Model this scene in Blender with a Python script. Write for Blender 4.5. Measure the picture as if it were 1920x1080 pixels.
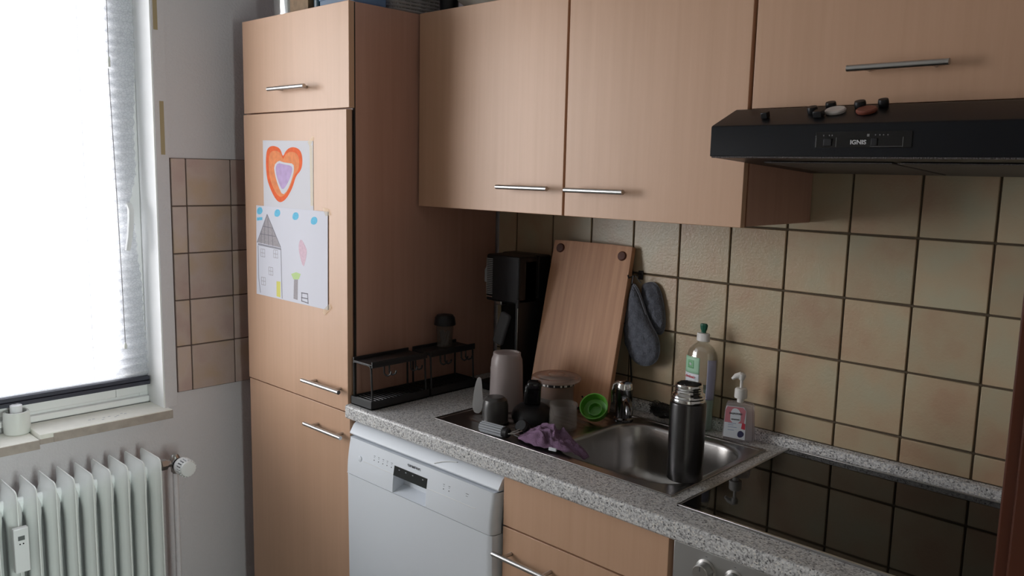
import bpy, bmesh, math, random
from mathutils import Vector, Matrix, noise
random.seed(7)
PI = math.pi
C = bpy.context.scene.collection
S = bpy.context.scene
for o in list(bpy.data.objects): bpy.data.objects.remove(o)

# ------------------------------------------------------------ camera, light, exposure
cam = bpy.data.cameras.new('camera'); cam.sensor_width = 36; cam.lens = 1551.31 / 1920 * 36
cam.clip_start = 0.02
co = bpy.data.objects.new('camera', cam); C.objects.link(co); S.camera = co
R_ = Vector((0.72494887, 0.68844205, 0.02228627)); U_ = Vector((-0.11216691, 0.08606806, 0.98995499)); F_ = Vector((-0.6796085, 0.72016653, -0.13961536))
m4 = Matrix((R_, U_, -F_)).transposed().to_4x4(); m4.translation = Vector((2.56798, -1.92279, 1.56105))
co.matrix_world = m4

W = bpy.data.worlds.new('sky'); S.world = W; W.use_nodes = True
wb = W.node_tree.nodes['Background']; wb.inputs[0].default_value = (0.86, 0.93, 1.0, 1); wb.inputs[1].default_value = 1.9

def area(name, loc, target, sx, sy, power, col):
    l = bpy.data.lights.new(name, 'AREA'); l.shape = 'RECTANGLE'; l.size = sx; l.size_y = sy; l.energy = power; l.color = col
    o = bpy.data.objects.new(name, l); C.objects.link(o); o.location = loc
    o.rotation_euler = (Vector(target) - Vector(loc)).to_track_quat('-Z', 'Y').to_euler()
    return o
area('daylight_outside_window', (-3.0, -4.3, 1.75), (0.6, -1.1, 1.35), 3.0, 2.4, 860, (0.99, 0.97, 0.95))
area('hall_fill', (4.0, -1.42, 1.25), (0.0, -1.38, 0.65), 0.7, 1.3, 60, (0.88, 1.0, 0.96))  # unseen fill added in the hall to brighten left wall and radiator

S.view_settings.view_transform = 'Standard'; S.view_settings.look = 'None'
S.view_settings.gamma = 1; S.view_settings.use_curve_mapping = False
S.view_settings.exposure = 0.12

# ------------------------------------------------------------ materials
def nt(name):
    m = bpy.data.materials.new(name); m.use_nodes = True
    return m, m.node_tree.nodes, m.node_tree.links, m.node_tree.nodes['Principled BSDF']
def setp(b, **k):
    for n, v in k.items():
        n = n.replace('_', ' ')
        if n in b.inputs: b.inputs[n].default_value = v
def mat(name, col, rough=.5, metal=0.0, bump=0, bscale=80, var=0, vscale=12, **k):
    m, N, L, b = nt(name)
    b.inputs['Base Color'].default_value = (*col, 1); b.inputs['Roughness'].default_value = rough; b.inputs['Metallic'].default_value = metal
    setp(b, **k)
    g = N.new('ShaderNodeNewGeometry')
    if var:
        n = N.new('ShaderNodeTexNoise'); n.inputs['Scale'].default_value = vscale; n.inputs['Detail'].default_value = 4
        L.new(g.outputs['Position'], n.inputs['Vector'])
        mx = N.new('ShaderNodeMix'); mx.data_type = 'RGBA'
        mx.inputs['A'].default_value = (*[c * (1 - var) for c in col], 1); mx.inputs['B'].default_value = (*[min(1, c * (1 + var)) for c in col], 1)
        L.new(n.outputs['Fac'], mx.inputs['Factor']); L.new(mx.outputs['Result'], b.inputs['Base Color'])
    if bump:
        n = N.new('ShaderNodeTexNoise'); n.inputs['Scale'].default_value = bscale; n.inputs['Detail'].default_value = 3
        L.new(g.outputs['Position'], n.inputs['Vector'])
        bp = N.new('ShaderNodeBump'); bp.inputs['Strength'].default_value = bump; bp.inputs['Distance'].default_value = .004
        L.new(n.outputs['Fac'], bp.inputs['Height']); L.new(bp.outputs['Normal'], b.inputs['Normal'])
    return m
def ramp(N, stops):
    r = N.new('ShaderNodeValToRGB'); e = r.color_ramp.elements
    while len(e) < len(stops): e.new(.5)
    for x, (p, c) in zip(e, stops): x.position = p; x.color = (*c, 1)
    return r
def wood(name, c1, c2, rough=.42, sc=(70, 70, 2.2), coord='Position', streak=.5):
    m, N, L, b = nt(name); b.inputs['Roughness'].default_value = rough
    if coord == 'Position':
        g = N.new('ShaderNodeNewGeometry'); src = g.outputs['Position']
    else:
        g = N.new('ShaderNodeTexCoord'); src = g.outputs['Object']
    mp = N.new('ShaderNodeMapping'); mp.inputs['Scale'].default_value = sc; L.new(src, mp.inputs['Vector'])
    n = N.new('ShaderNodeTexNoise'); n.inputs['Scale'].default_value = 1; n.inputs['Detail'].default_value = 6; n.inputs['Roughness'].default_value = .6
    L.new(mp.outputs['Vector'], n.inputs['Vector'])
    mp2 = N.new('ShaderNodeMapping'); mp2.inputs['Scale'].default_value = tuple(s * .12 for s in sc); L.new(src, mp2.inputs['Vector'])
    n2 = N.new('ShaderNodeTexNoise'); n2.inputs['Scale'].default_value = 1; n2.inputs['Detail'].default_value = 3; L.new(mp2.outputs['Vector'], n2.inputs['Vector'])
    mx0 = N.new('ShaderNodeMix'); mx0.inputs['Factor'].default_value = streak
    L.new(n.outputs['Fac'], mx0.inputs['A']); L.new(n2.outputs['Fac'], mx0.inputs['B'])
    r = ramp(N, [(.36, c2), (.64, c1)]); L.new(mx0.outputs['Result'], r.inputs['Fac']); L.new(r.outputs['Color'], b.inputs['Base Color'])
    return m
def tile_mat(name, cols, bump=.35):
    m, N, L, b = nt(name); b.inputs['Roughness'].default_value = .33
    oi = N.new('ShaderNodeObjectInfo'); g = N.new('ShaderNodeNewGeometry')
    n = N.new('ShaderNodeTexNoise'); n.noise_dimensions = '4D'; n.inputs['Scale'].default_value = 9; n.inputs['Detail'].default_value = 3
    mu = N.new('ShaderNodeMath'); mu.operation = 'MULTIPLY'; mu.inputs[1].default_value = 37
    L.new(oi.outputs['Random'], mu.inputs[0]); L.new(mu.outputs[0], n.inputs['W']); L.new(g.outputs['Position'], n.inputs['Vector'])
    r = ramp(N, [(.32, cols[0]), (.5, cols[1]), (.68, cols[2])]); L.new(n.outputs['Fac'], r.inputs['Fac'])
    hs = N.new('ShaderNodeHueSaturation'); mr = N.new('ShaderNodeMapRange'); mr.inputs['To Min'].default_value = .9; mr.inputs['To Max'].default_value = 1.08
    L.new(oi.outputs['Random'], mr.inputs['Value']); L.new(mr.outputs['Result'], hs.inputs['Value']); L.new(r.outputs['Color'], hs.inputs['Color'])
    L.new(hs.outputs['Color'], b.inputs['Base Color'])
    n2 = N.new('ShaderNodeTexNoise'); n2.inputs['Scale'].default_value = 170; n2.inputs['Detail'].default_value = 2; L.new(g.outputs['Position'], n2.inputs['Vector'])
    bp = N.new('ShaderNodeBump'); bp.inputs['Strength'].default_value = bump; bp.inputs['Distance'].default_value = .0015
    L.new(n2.outputs['Fac'], bp.inputs['Height']); L.new(bp.outputs['Normal'], b.inputs['Normal'])
    return m
def granite(name):
    m, N, L, b = nt(name); b.inputs['Roughness'].default_value = .38
    g = N.new('ShaderNodeNewGeometry')
    v = N.new('ShaderNodeTexVoronoi'); v.inputs['Scale'].default_value = 330; L.new(g.outputs['Position'], v.inputs['Vector'])
    sep = N.new('ShaderNodeSeparateColor'); L.new(v.outputs['Color'], sep.inputs[0])
    r = ramp(N, [(0, (.09, .09, .095)), (.08, (.24, .235, .24)), (.3, (.45, .445, .45)), (.6, (.57, .565, .57)), (.85, (.70, .70, .70)), (1, (.74, .70, .65))])
    L.new(sep.outputs[0], r.inputs['Fac']); L.new(r.outputs['Color'], b.inputs['Base Color'])
    return m
def glassy(name, col=(1, 1, 1), trans=.85, rough=.05, tint=None):
    # thin clear material: transparent with a fresnel glossy coat, lets daylight through
    m, N, L, b = nt(name); N.remove(b); out = N['Material Output']
    t = N.new('ShaderNodeBsdfTransparent'); t.inputs[0].default_value = (*(tint or col), 1)
    gl = N.new('ShaderNodeBsdfGlossy'); gl.inputs['Roughness'].default_value = rough; gl.inputs[0].default_value = (*col, 1)
    fr = N.new('ShaderNodeLayerWeight'); fr.inputs[0].default_value = .5
    pw = N.new('ShaderNodeMath'); pw.operation = 'POWER'; pw.inputs[1].default_value = 3.5; L.new(fr.outputs['Facing'], pw.inputs[0])
    mr = N.new('ShaderNodeMapRange'); mr.inputs['To Min'].default_value = .02 + (1 - trans) * .08; mr.inputs['To Max'].default_value = .45
    L.new(pw.outputs[0], mr.inputs['Value'])
    mx = N.new('ShaderNodeMixShader'); L.new(mr.outputs['Result'], mx.inputs[0]); L.new(t.outputs[0], mx.inputs[1]); L.new(gl.outputs[0], mx.inputs[2])
    L.new(mx.outputs[0], out.inputs[0]); return m
def frosted(name, col, transp=.35, rough=.35):
    m, N, L, b = nt(name); out = N['Material Output']
    b.inputs['Base Color'].default_value = (*col, 1); b.inputs['Roughness'].default_value = rough
    tl = N.new('ShaderNodeBsdfTranslucent'); tl.inputs[0].default_value = (*col, 1)
    t = N.new('ShaderNodeBsdfTransparent'); t.inputs[0].default_value = (*col, 1)
    a = N.new('ShaderNodeMixShader'); a.inputs[0].default_value = .4; L.new(b.outputs[0], a.inputs[1]); L.new(tl.outputs[0], a.inputs[2])
    c = N.new('ShaderNodeMixShader'); c.inputs[0].default_value = transp; L.new(a.outputs[0], c.inputs[1]); L.new(t.outputs[0], c.inputs[2])
    L.new(c.outputs[0], out.inputs[0]); return m
def blind_mat():
    m, N, L, b = nt('crushed sheer blind'); N.remove(b); out = N['Material Output']
    g = N.new('ShaderNodeNewGeometry')
    v = N.new('ShaderNodeTexVoronoi'); v.feature = 'DISTANCE_TO_EDGE'; v.inputs['Scale'].default_value = 95; L.new(g.outputs['Position'], v.inputs['Vector'])
    r = ramp(N, [(0, (.66, .67, .72)), (.12, (.84, .85, .89))]); L.new(v.outputs['Distance'], r.inputs['Fac'])
    d = N.new('ShaderNodeBsdfDiffuse'); tl = N.new('ShaderNodeBsdfTranslucent'); L.new(r.outputs['Color'], d.inputs[0]); L.new(r.outputs['Color'], tl.inputs[0])
    a = N.new('ShaderNodeMixShader'); a.inputs[0].default_value = .36; L.new(d.outputs[0], a.inputs[1]); L.new(tl.outputs[0], a.inputs[2])
    t = N.new('ShaderNodeBsdfTransparent')
    c = N.new('ShaderNodeMixShader'); c.inputs[0].default_value = .20; L.new(a.outputs[0], c.inputs[1]); L.new(t.outputs[0], c.inputs[2])
    L.new(c.outputs[0], out.inputs[0]); return m

M = {}
M['plaster'] = mat('painted ingrain plaster', (.66, .62, .645), .85, bump=.5, bscale=130)
M['ceiling'] = mat('white ceiling paint', (.75, .74, .72), .9)
M['floor'] = mat('grey brown floor', (.22, .19, .17), .5, var=.15)
M['grout'] = mat('dark brown grout', (.095, .07, .045), .9)
M['grout_l'] = mat('brown grout', (.15, .10, .085), .9)
M['tile'] = tile_mat('beige glazed tile', [(.47, .32, .21), (.49, .385, .255), (.46, .415, .29)])
M['tile_l'] = tile_mat('rosy beige glazed tile', [(.47, .335, .305), (.53, .41, .365), (.51, .37, .27)])
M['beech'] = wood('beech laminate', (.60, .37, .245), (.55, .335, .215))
M['beech_side'] = wood('beech laminate shaded side', (.53, .305, .235), (.46, .26, .195))  # darker copy of the door laminate, shade of the sides put into colour
M['edge'] = mat('reddish cabinet edge', (.28, .12, .07), .5)
M['dark'] = mat('dark gap', (.02, .016, .014), .8)
M['white'] = mat('white lacquer', (.80, .81, .82), .35)
M['frame'] = mat('white window paint', (.90, .90, .90), .4, var=.04)
M['radiator'] = mat('white radiator enamel', (.86, .88, .87), .3)
M['appl'] = mat('white appliance enamel', (.78, .82, .88), .28)
M['appl2'] = mat('white appliance plastic', (.70, .73, .77), .35)
M['steel'] = mat('brushed steel', (.50, .49, .48), .3, 1.0)
M['oven_steel'] = mat('dark brushed steel', (.50, .50, .50), .42, 1.0)
M['sink'] = mat('satin sink steel', (.37, .355, .345), .30, 1.0, bump=.04, bscale=220)
M['chrome_dark_refl'] = mat('chrome with painted dark reflections', (.16, .16, .17), .16, 1.0)  # dark reflections of the faucet body are put into the chrome colour
M['grille'] = mat('black ridges with painted glint', (.30, .30, .31), .4)  # pale grey stands in for light caught on the black ridges
M['chrome'] = mat('chrome', (.75, .75, .75), .12, 1.0)
M['granite'] = granite('speckled grey laminate')
M['sill'] = mat('worn cream windowsill', (.86, .84, .77), .5, var=.08, vscale=40)
M['sill_edge'] = mat('bare sill edge', (.40, .34, .30), .7, var=.3, vscale=30)
M['residue'] = mat('yellowed glue residue', (.40, .31, .18), .7)
M['blind'] = blind_mat()
M['blackbar'] = mat('dark anodised rail', (.035, .036, .055), .45)
M['cord'] = mat('grey cord', (.13, .12, .12), .7)
M['clear'] = glassy('clear glass', (1, 1, 1), .85, .04, (.97, .98, .98))
M['jarglass'] = frosted('kitchen glass', (.80, .76, .73), .90, .05)
M['softclear'] = frosted('hazy bottle plastic', (.84, .82, .83), .70, .12)
M['lidglass'] = frosted('thick lid glass', (.84, .74, .69), .72, .06)
M['soapglass'] = glassy('clear bottle plastic', (1, 1, 1), .45, .1, (.95, .96, .95))
M['pane'] = glassy('window pane', (1, 1, 1), .97, .02)
M['black'] = mat('black plastic', (.010, .010, .012), .42, Specular_IOR_Level=.35)
M['gloss'] = mat('gloss black', (.008, .008, .009), .12)
M['hood'] = mat('black painted hood', (.007, .008, .011), .36, Specular_IOR_Level=.25)
M['hob'] = mat('black ceramic glass', (.003, .003, .003), .03, 0, IOR=1.36, Specular_IOR_Level=.33)
M['mesh'] = mat('black wire', (.02, .02, .022), .45)
M['filter'] = mat('grey filter mesh', (.10, .09, .09), .45, .6, bump=1, bscale=400)
M['cup_ceramic'] = mat('off white ceramic', (.72, .73, .70), .4)
M['wax'] = mat('white wax', (.85, .85, .88), .5)
M['board'] = wood('bamboo board', (.66, .36, .205), (.50, .25, .135), .5, (75, 75, 3), 'Object', .3)
M['boardend'] = mat('dark board feet', (.10, .028, .016), .55)
M['frost'] = frosted('frosted plastic', (.66, .59, .58), .34, .28)
M['frost2'] = frosted('milky plastic', (.72, .72, .72), .25)
M['smoke'] = frosted('smoked plastic', (.30, .30, .32), .3, .2)
M['greyrib'] = mat('grey rubber grip', (.36, .38, .41), .5)
M['greycore'] = mat('grey rubber with groove shade', (.13, .14, .15), .6)  # grip core darkened to paint shade into the grooves between ribs
M['purple'] = mat('purple microfibre', (.215, .125, .215), .95, bump=.8, bscale=500, var=.2, vscale=60)
M['greenp'] = mat('green plastic', (.10, .34, .035), .3)
M['thermos'] = mat('gunmetal flask', (.085, .083, .085), .27, 1.0)
M['mitt'] = mat('grey quilted cotton', (.125, .135, .165), .95, bump=1, bscale=320, var=.45, vscale=160)
M['mitt_edge'] = mat('grey piping', (.16, .17, .2), .9)
M['pad'] = mat('steel wool', (.05, .05, .05), .4, .5)
M['soapgreen'] = frosted('pale green liquid', (.68, .82, .74), .6, .2)
M['label_w'] = mat('white label', (.68, .72, .78), .5)
M['label_g'] = mat('green label', (.16, .42, .20), .5)
M['label_lg'] = mat('pale green label', (.35, .60, .42), .5)
M['label_r'] = mat('red print', (.55, .05, .08), .5)
M['label_b'] = mat('blue print', (.07, .16, .40), .5)
M['label_p'] = mat('pink label', (.55, .20, .24), .5)
M['berry'] = mat('berry print', (.04, .04, .11), .5)
M['capw'] = mat('white cap plastic', (.72, .70, .68), .4)
M['capg'] = mat('dark green cap', (.01, .10, .06), .4)
M['paper'] = mat('white drawing paper', (.64, .63, .67), .8)
M['paper2'] = mat('white drawing paper two', (.66, .66, .73), .8)
M['tape'] = glassy('clear tape', (.8, .78, .74), .9, .5, (.93, .90, .84))
M['orange'] = mat('orange watercolour', (.78, .12, .025), .8, var=.25, vscale=60)
M['orange2'] = mat('pale orange watercolour', (.80, .25, .09), .8, var=.3, vscale=60)
M['lilac'] = mat('lilac watercolour', (.50, .36, .60), .8, var=.25, vscale=50)
M['pencil'] = mat('grey pencil', (.20, .19, .22), .8)
M['pencil2'] = mat('grey pencil shading', (.36, .33, .35), .8, var=.3, vscale=200)
M['pblue'] = mat('blue crayon', (.14, .50, .72), .8, var=.3, vscale=150)
M['pblue2'] = mat('pale blue crayon', (.62, .72, .82), .8)
M['ppink'] = mat('pink crayon', (.66, .48, .56), .8, var=.2, vscale=150)
M['pyellow'] = mat('yellow crayon', (.68, .64, .16), .8)
M['pgreen'] = mat('light green crayon', (.50, .66, .30), .8)
M['mred'] = mat('red magnet', (.20, .055, .035), .4)
M['mwhite'] = mat('white magnet', (.62, .58, .56), .4)
M['doorwood'] = wood('dark reddish wood', (.13, .035, .017), (.085, .023, .011), .3, (40, 40, 2))
M['cardboard'] = mat('brown patterned box', (.22, .14, .075), .7, var=.4, vscale=60)
M['bluebox'] = frosted('blue plastic', (.25, .38, .56), .2)
M['teal'] = mat('dark teal', (.012, .05, .075), .4)
M['wicker'] = mat('grey woven', (.30, .29, .29), .7)
M['bag'] = mat('cream bag', (.50, .49, .44), .6)
M['display'] = mat('grey lcd', (.13, .14, .14), .3)
M['ink'] = mat('dark grey print', (.10, .10, .12), .5)
M['ink_l'] = mat('light grey print', (.45, .46, .5), .5)
M['logo'] = mat('pale grey print', (.55, .55, .58), .5)
M['hoodprint'] = mat('dim grey print', (.16, .16, .16), .5)
M['brass'] = mat('brass', (.45, .33, .15), .35, 1)
M['hall'] = mat('hall wall paint', (.42, .39, .36), .85)

# ------------------------------------------------------------ helpers
def merge(bm, tmp, mtx=None):
    if mtx is not None: bmesh.ops.transform(tmp, matrix=mtx, verts=tmp.verts)
    me = bpy.data.meshes.new('t'); tmp.to_mesh(me); tmp.free(); bm.from_mesh(me); bpy.data.meshes.remove(me)
def box(bm, x0, x1, y0, y1, z0, z1, bev=0, seg=2, mtx=None):
    t = bmesh.new(); bmesh.ops.create_cube(t, size=1)
    for v in t.verts: v.co = Vector(((x0 + x1) / 2 + v.co.x * (x1 - x0), (y0 + y1) / 2 + v.co.y * (y1 - y0), (z0 + z1) / 2 + v.co.z * (z1 - z0)))
    if bev:
        bmesh.ops.bevel(t, geom=t.edges[:], offset=bev, segments=seg, profile=.5, affect='EDGES')
        t.normal_update()
    for f in t.faces: f.smooth = (not bev) or max(abs(c) for c in f.normal) > .999   # tag: these stay flat
    merge(bm, t, mtx); return bm
def lathe(bm, prof, seg=32, mtx=None, a0=0, a1=2 * PI):
    t = bmesh.new(); full = abs(a1 - a0 - 2 * PI) < 1e-6; n = seg if full else seg + 1; rings = []
    for r, z in prof:
        if r < 1e-6: rings.append([t.verts.new((0, 0, z))])
        else: rings.append([t.verts.new((r * math.cos(a0 + (a1 - a0) * i / seg), r * math.sin(a0 + (a1 - a0) * i / seg), z)) for i in range(n)])
    for A, B in zip(rings, rings[1:]):
        for i in range(seg):
            j = (i + 1) % n
            if len(A) == 1 and len(B) == 1: continue
            if len(A) == 1: f = (A[0], B[j], B[i])
            elif len(B) == 1: f = (A[i], A[j], B[0])
            else: f = (A[i], A[j], B[j], B[i])
            t.faces.new(f)
    bmesh.ops.recalc_face_normals(t, faces=t.faces[:]) 
    merge(bm, t, mtx); return bm
def tube(bm, pts, r, seg=8, closed=False, taper=None):
    pts = [Vector(p) for p in pts]; n = len(pts); rings = []
    prev = None
    for i, p in enumerate(pts):
        if closed: d = pts[(i + 1) % n] - pts[i - 1]
        else: d = pts[min(i + 1, n - 1)] - pts[max(i - 1, 0)]
        d.normalize()
        if prev is None:
            u = d.orthogonal().normalized()
        else:
            u = (prev - d * prev.dot(d))
            u = u.normalized() if u.length > 1e-6 else d.orthogonal().normalized()
        prev = u; w = d.cross(u); rr = r if taper is None else taper[i]
        rings.append([bm.verts.new(p + (u * math.cos(2 * PI * k / seg) + w * math.sin(2 * PI * k / seg)) * rr) for k in range(seg)])
    for i in range(n if closed else n - 1):
        A, B = rings[i], rings[(i + 1) % n]
        for k in range(seg):
            try: bm.faces.new((A[k], A[(k + 1) % seg], B[(k + 1) % seg], B[k]))
            except ValueError: pass
    if not closed:
        bm.faces.new(rings[0][::-1]); bm.faces.new(rings[-1])
    return bm
def prism(bm, pts, axis, a, b):
    """polygon pts (2D) extruded along axis from a to b. axis x: pts=(y,z); y: (x,z); z: (x,y)"""
    def P(p, t): return {'x': (t, p[0], p[1]), 'y': (p[0], t, p[1]), 'z': (p[0], p[1], t)}[axis]
    A = [bm.verts.new(P(p, a)) for p in pts]; B = [bm.verts.new(P(p, b)) for p in pts]; n = len(pts)
    fs = [bm.faces.new(A), bm.faces.new(B[::-1])]
    for i in range(n): fs.append(bm.faces.new((A[i], B[i], B[(i + 1) % n], A[(i + 1) % n])))
    bmesh.ops.recalc_face_normals(bm, faces=fs); return bm
def pillow(bm, pts, th, y, rings=6, back=.3):
    """domed cushion in the xz plane, facing -y, lying against y"""
    cx = sum(p[0] for p in pts) / len(pts); cz = sum(p[1] for p in pts) / len(pts); n = len(pts)
    def ringset(sgn, t):
        rs = []
        for k in range(rings):
            s = 1 - k / rings; h = t * math.sqrt(max(0, 1 - s * s))
            rs.append([bm.verts.new((cx + (p[0] - cx) * s, y - th * back + sgn * h, cz + (p[1] - cz) * s)) for p in pts])
        rs.append([bm.verts.new((cx, y - th * back + sgn * t, cz))]); return rs
    F = ringset(-1, th); Bk = ringset(1, th * back); fs = []
    for rs in (F, Bk):
        for a, b in zip(rs, rs[1:]):
            for i in range(n):
                j = (i + 1) % n
                fs.append(bm.faces.new((a[i], a[j], b[0]) if len(b) == 1 else (a[i], a[j], b[j], b[i])))
    bmesh.ops.remove_doubles(bm, verts=bm.verts[:], dist=1e-5)
    bmesh.ops.recalc_face_normals(bm, faces=bm.faces[:]); return bm
def smooth_poly(pts, it=2):
    for _ in range(it):
        q = []
        for i in range(len(pts)):
            a, b = pts[i], pts[(i + 1) % len(pts)]
            q += [(a[0] * .75 + b[0] * .25, a[1] * .75 + b[1] * .25), (a[0] * .25 + b[0] * .75, a[1] * .25 + b[1] * .75)]
        pts = q
    return pts
def obj(name, bm, m, parent=None, ang=35, world=False, label=None):
    """links ONE mesh object; world=True means the bmesh was built in world coordinates"""
    if world and parent is not None:
        o0 = parent
        off = Vector((0, 0, 0))
        while o0: off += o0.location; o0 = o0.parent
        bmesh.ops.translate(bm, vec=-off, verts=bm.verts)
    me = bpy.data.meshes.new(name); bm.to_mesh(me); bm.free()
    flat = [p.use_smooth for p in me.polygons]; me.set_sharp_from_angle(angle=math.radians(ang))
    for p, f in zip(me.polygons, flat): p.use_smooth = not f
    me.materials.append(M[m] if isinstance(m, str) else m)
    o = bpy.data.objects.new(name, me); C.objects.link(o)
    if parent: o.parent = parent
    if label: o['label'] = label
    return o
def tag(o, label, cat, group=None, kind=None):
    o['label'] = label; o['category'] = cat
    if group: o['group'] = group
    if kind: o['kind'] = kind
    return o
def thing(name, label, cat, loc=(0, 0, 0), rotz=0, group=None):
    o = bpy.data.objects.new(name, None); C.objects.link(o); o.location = loc; o.rotation_euler = (0, 0, rotz); o.empty_display_size = .05
    return tag(o, label, cat, group)
def struct(name, bm, m, label=None):
    o = obj(name, bm, m); o['kind'] = 'structure'
    if label: o['label'] = label; o['category'] = name.split('_')[0]
    return o
B = bmesh.new
def wbox(name, m, parent, *a, bev=0, **k): return obj(name, box(B(), *a, bev=bev), m, parent, world=True, **k)
def text(name, s, size, m, parent, loc, rot=(PI / 2, 0, 0), xs=1, ext=.0002, bold=0):
    c = bpy.data.curves.new(name, 'FONT'); c.body = s; c.size = size; c.extrude = ext; c.offset = bold; c.align_x = 'CENTER'; c.align_y = 'CENTER'
    t = bpy.data.objects.new('t', c); C.objects.link(t); bpy.context.view_layer.update()
    me = bpy.data.meshes.new_from_object(t.evaluated_get(bpy.context.evaluated_depsgraph_get())); bpy.data.objects.remove(t)
    me.materials.clear(); me.materials.append(M[m])
    o = bpy.data.objects.new(name, me); C.objects.link(o); o.parent = parent; o.rotation_euler = rot; o.scale = (xs, 1, 1)
    off = Vector(loc); q = parent
    while q: off -= q.location; q = q.parent
    o.location = off; return o
def xf(loc=(0, 0, 0), rx=0, ry=0, rz=0):
    return Matrix.Translation(loc) @ Matrix.Rotation(rz, 4, 'Z') @ Matrix.Rotation(ry, 4, 'Y') @ Matrix.Rotation(rx, 4, 'X')

# ------------------------------------------------------------ room shell
CEIL = 2.55; XR = 2.425; YF = -2.75; WY0, WY1, WZ0, WZ1 = -2.45, -0.812, 0.755, 2.30
struct('floor', box(B(), -.25, 4.2, YF - .1, .12, -.1, 0), 'floor')
struct('ceiling', box(B(), -.25, 4.2, YF - .1, .12, CEIL, CEIL + .1), 'ceiling')
b = B(); box(b, -.25, 0, YF - .1, WY0, 0, CEIL); box(b, -.25, 0, WY1, .12, 0, CEIL); box(b, -.25, 0, WY0, WY1, 0, WZ0); box(b, -.25, 0, WY0, WY1, WZ1, CEIL)
wall_left = struct('wall_left', b, 'plaster')
wall_back = struct('wall_back', box(B(), 0, 4.2, .008, .12, 0, CEIL), 'plaster')
struct('wall_front', box(B(), 0, 4.2, YF - .1, YF, 0, CEIL), 'hall')
DY0, DY1 = -2.2, -1.15
b = B(); box(b, XR, XR + .12, DY1, .008, 0, CEIL); box(b, XR, XR + .12, YF, DY0, 0, CEIL); box(b, XR, XR + .12, DY0, DY1, 2.05, CEIL)
struct('wall_right', b, 'hall')
struct('wall_far', box(B(), 4.1, 4.2, YF, .008, 0, CEIL), 'hall')
# door frame beside the camera
df = struct('door_1', B(), 'doorwood')
b = B(); box(b, XR - .013, XR, DY1, DY1 + .08, 0, 2.13, .002); obj('casing', b, 'doorwood', df)
b = B(); box(b, XR - .013, XR, DY0 - .08, DY0, 0, 2.13, .002); obj('casing', b, 'doorwood', df)
b = B(); box(b, XR - .013, XR, DY0, DY1, 2.05, 2.13, .002); obj('casing', b, 'doorwood', df)
b = B(); box(b, XR - .001, XR + .125, DY1 - .012, DY1 - .0005, 0, 2.05, .002); box(b, XR + .03, XR + .07, DY1 - .024, DY1 - .011, 0, 2.05, .002); obj('jamb', b, 'doorwood', df)
b = B(); box(b, XR - .001, XR + .125, DY0 + .0005, DY0 + .012, 0, 2.05, .002); obj('jamb', b, 'doorwood', df)

# wall tiles
T = .15
def tile_mesh(w, h, m):
    bm = box(B(), -w / 2, w / 2, -.003, .003, -h / 2, h / 2, .0016, 1)
    me = bpy.data.meshes.new('tile'); bm.to_mesh(me); bm.free(); me.materials.append(M[m])
    for p in me.polygons: p.use_smooth = not p.use_smooth
    return me
cache = {}
def put_tile(a0, a1, z0, z1, parent, left):
    g = .0018 if left else .0024; w, h = a1 - a0 - 2 * g, z1 - z0 - 2 * g
    k = (round(w, 4), round(h, 4), left)
    if k not in cache: cache[k] = tile_mesh(w, h, 'tile_l' if left else 'tile')
    o = bpy.data.objects.new('tile', cache[k]); C.objects.link(o); o.parent = parent
    j = random.uniform(-.0004, .0004)
    if left: o.location = (.0055 + j, (a0 + a1) / 2, (z0 + z1) / 2); o.rotation_euler = (0, 0, PI / 2)
    else: o.location = ((a0 + a1) / 2, .0005 + j, (z0 + z1) / 2)
obj('grout', box(B(), .69, XR, .0015, .008, .90, 1.736), 'grout', wall_back)
xs = [.69] + [.771 + T * i for i in range(11)] + [XR]
zs = [.926, .986, 1.136, 1.286, 1.436, 1.586, 1.736]
for a0, a1 in zip(xs, xs[1:]):
    for z0, z1 in zip(zs, zs[1:]):
        if z0 > 1.5 and a1 < 1.73: continue
        put_tile(a0, a1, z0, z1, wall_back, False)
obj('grout', box(B(), 0, .0035, -.769, -.30, .829, 1.579), 'grout_l', wall_left)
ys = [-.769, -.72, -.57, -.42, -.30]
for a0, a1 in zip(ys, ys[1:]):
    for k in range(5): put_tile(a0, a1, 1.579 - T * (k + 1), 1.579 - T * k, wall_left, True)

# ------------------------------------------------------------ window
win = struct('window_1', B(), 'frame'); X0 = -.20
b = B()
for a in ((WY0, WY0 + .045, WZ0, WZ1), (WY1 - .03, WY1, WZ0, WZ1), (WY0 + .045, WY1 - .03, WZ1 - .045, WZ1), (WY0 + .045, WY1 - .03, WZ0, WZ0 + .06)):
    box(b, -.20, -.118, a[0], a[1], a[2], a[3], .002)
box(b, -.117, -.10, WY0 + .001, WY1 - .004, WZ0 + .0315, WZ0 + .052, .004)
obj('window_frame', b, 'frame', win)
b = B(); sy0, sy1, sz0, sz1 = WY0 + .035, WY1 - .005, WZ0 + .0605, WZ1 - .035
for a in ((sy0, sy0 + .07, sz0, sz1), (sy1 - .10, sy1, sz0, sz1), (sy0 + .07, sy1 - .10, sz1 - .07, sz1), (sy0 + .07, sy1 - .10, sz0, sz0 + .07)):
    box(b, -.165, -.112, a[0], a[1], a[2], a[3], .004)
sash = obj('sash', b, 'frame', win)
obj('pane', box(B(), -.142, -.138, sy0 + .06, sy1 - .09, sz0 + .06, sz1 - .06), 'pane', sash)
b = B(); box(b, -.1085, -.104, -.878, -.852, 1.385, 1.45, .001)
tube(b, [(-.10, -.865, 1.43), (-.075, -.866, 1.43), (-.066, -.866, 1.415), (-.064, -.868, 1.38), (-.068, -.872, 1.33), (-.074, -.877, 1.29)], .009, 10, taper=[.008, .009, .010, .010, .009, .008])
obj('window_handle', b, 'white', sash)
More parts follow.
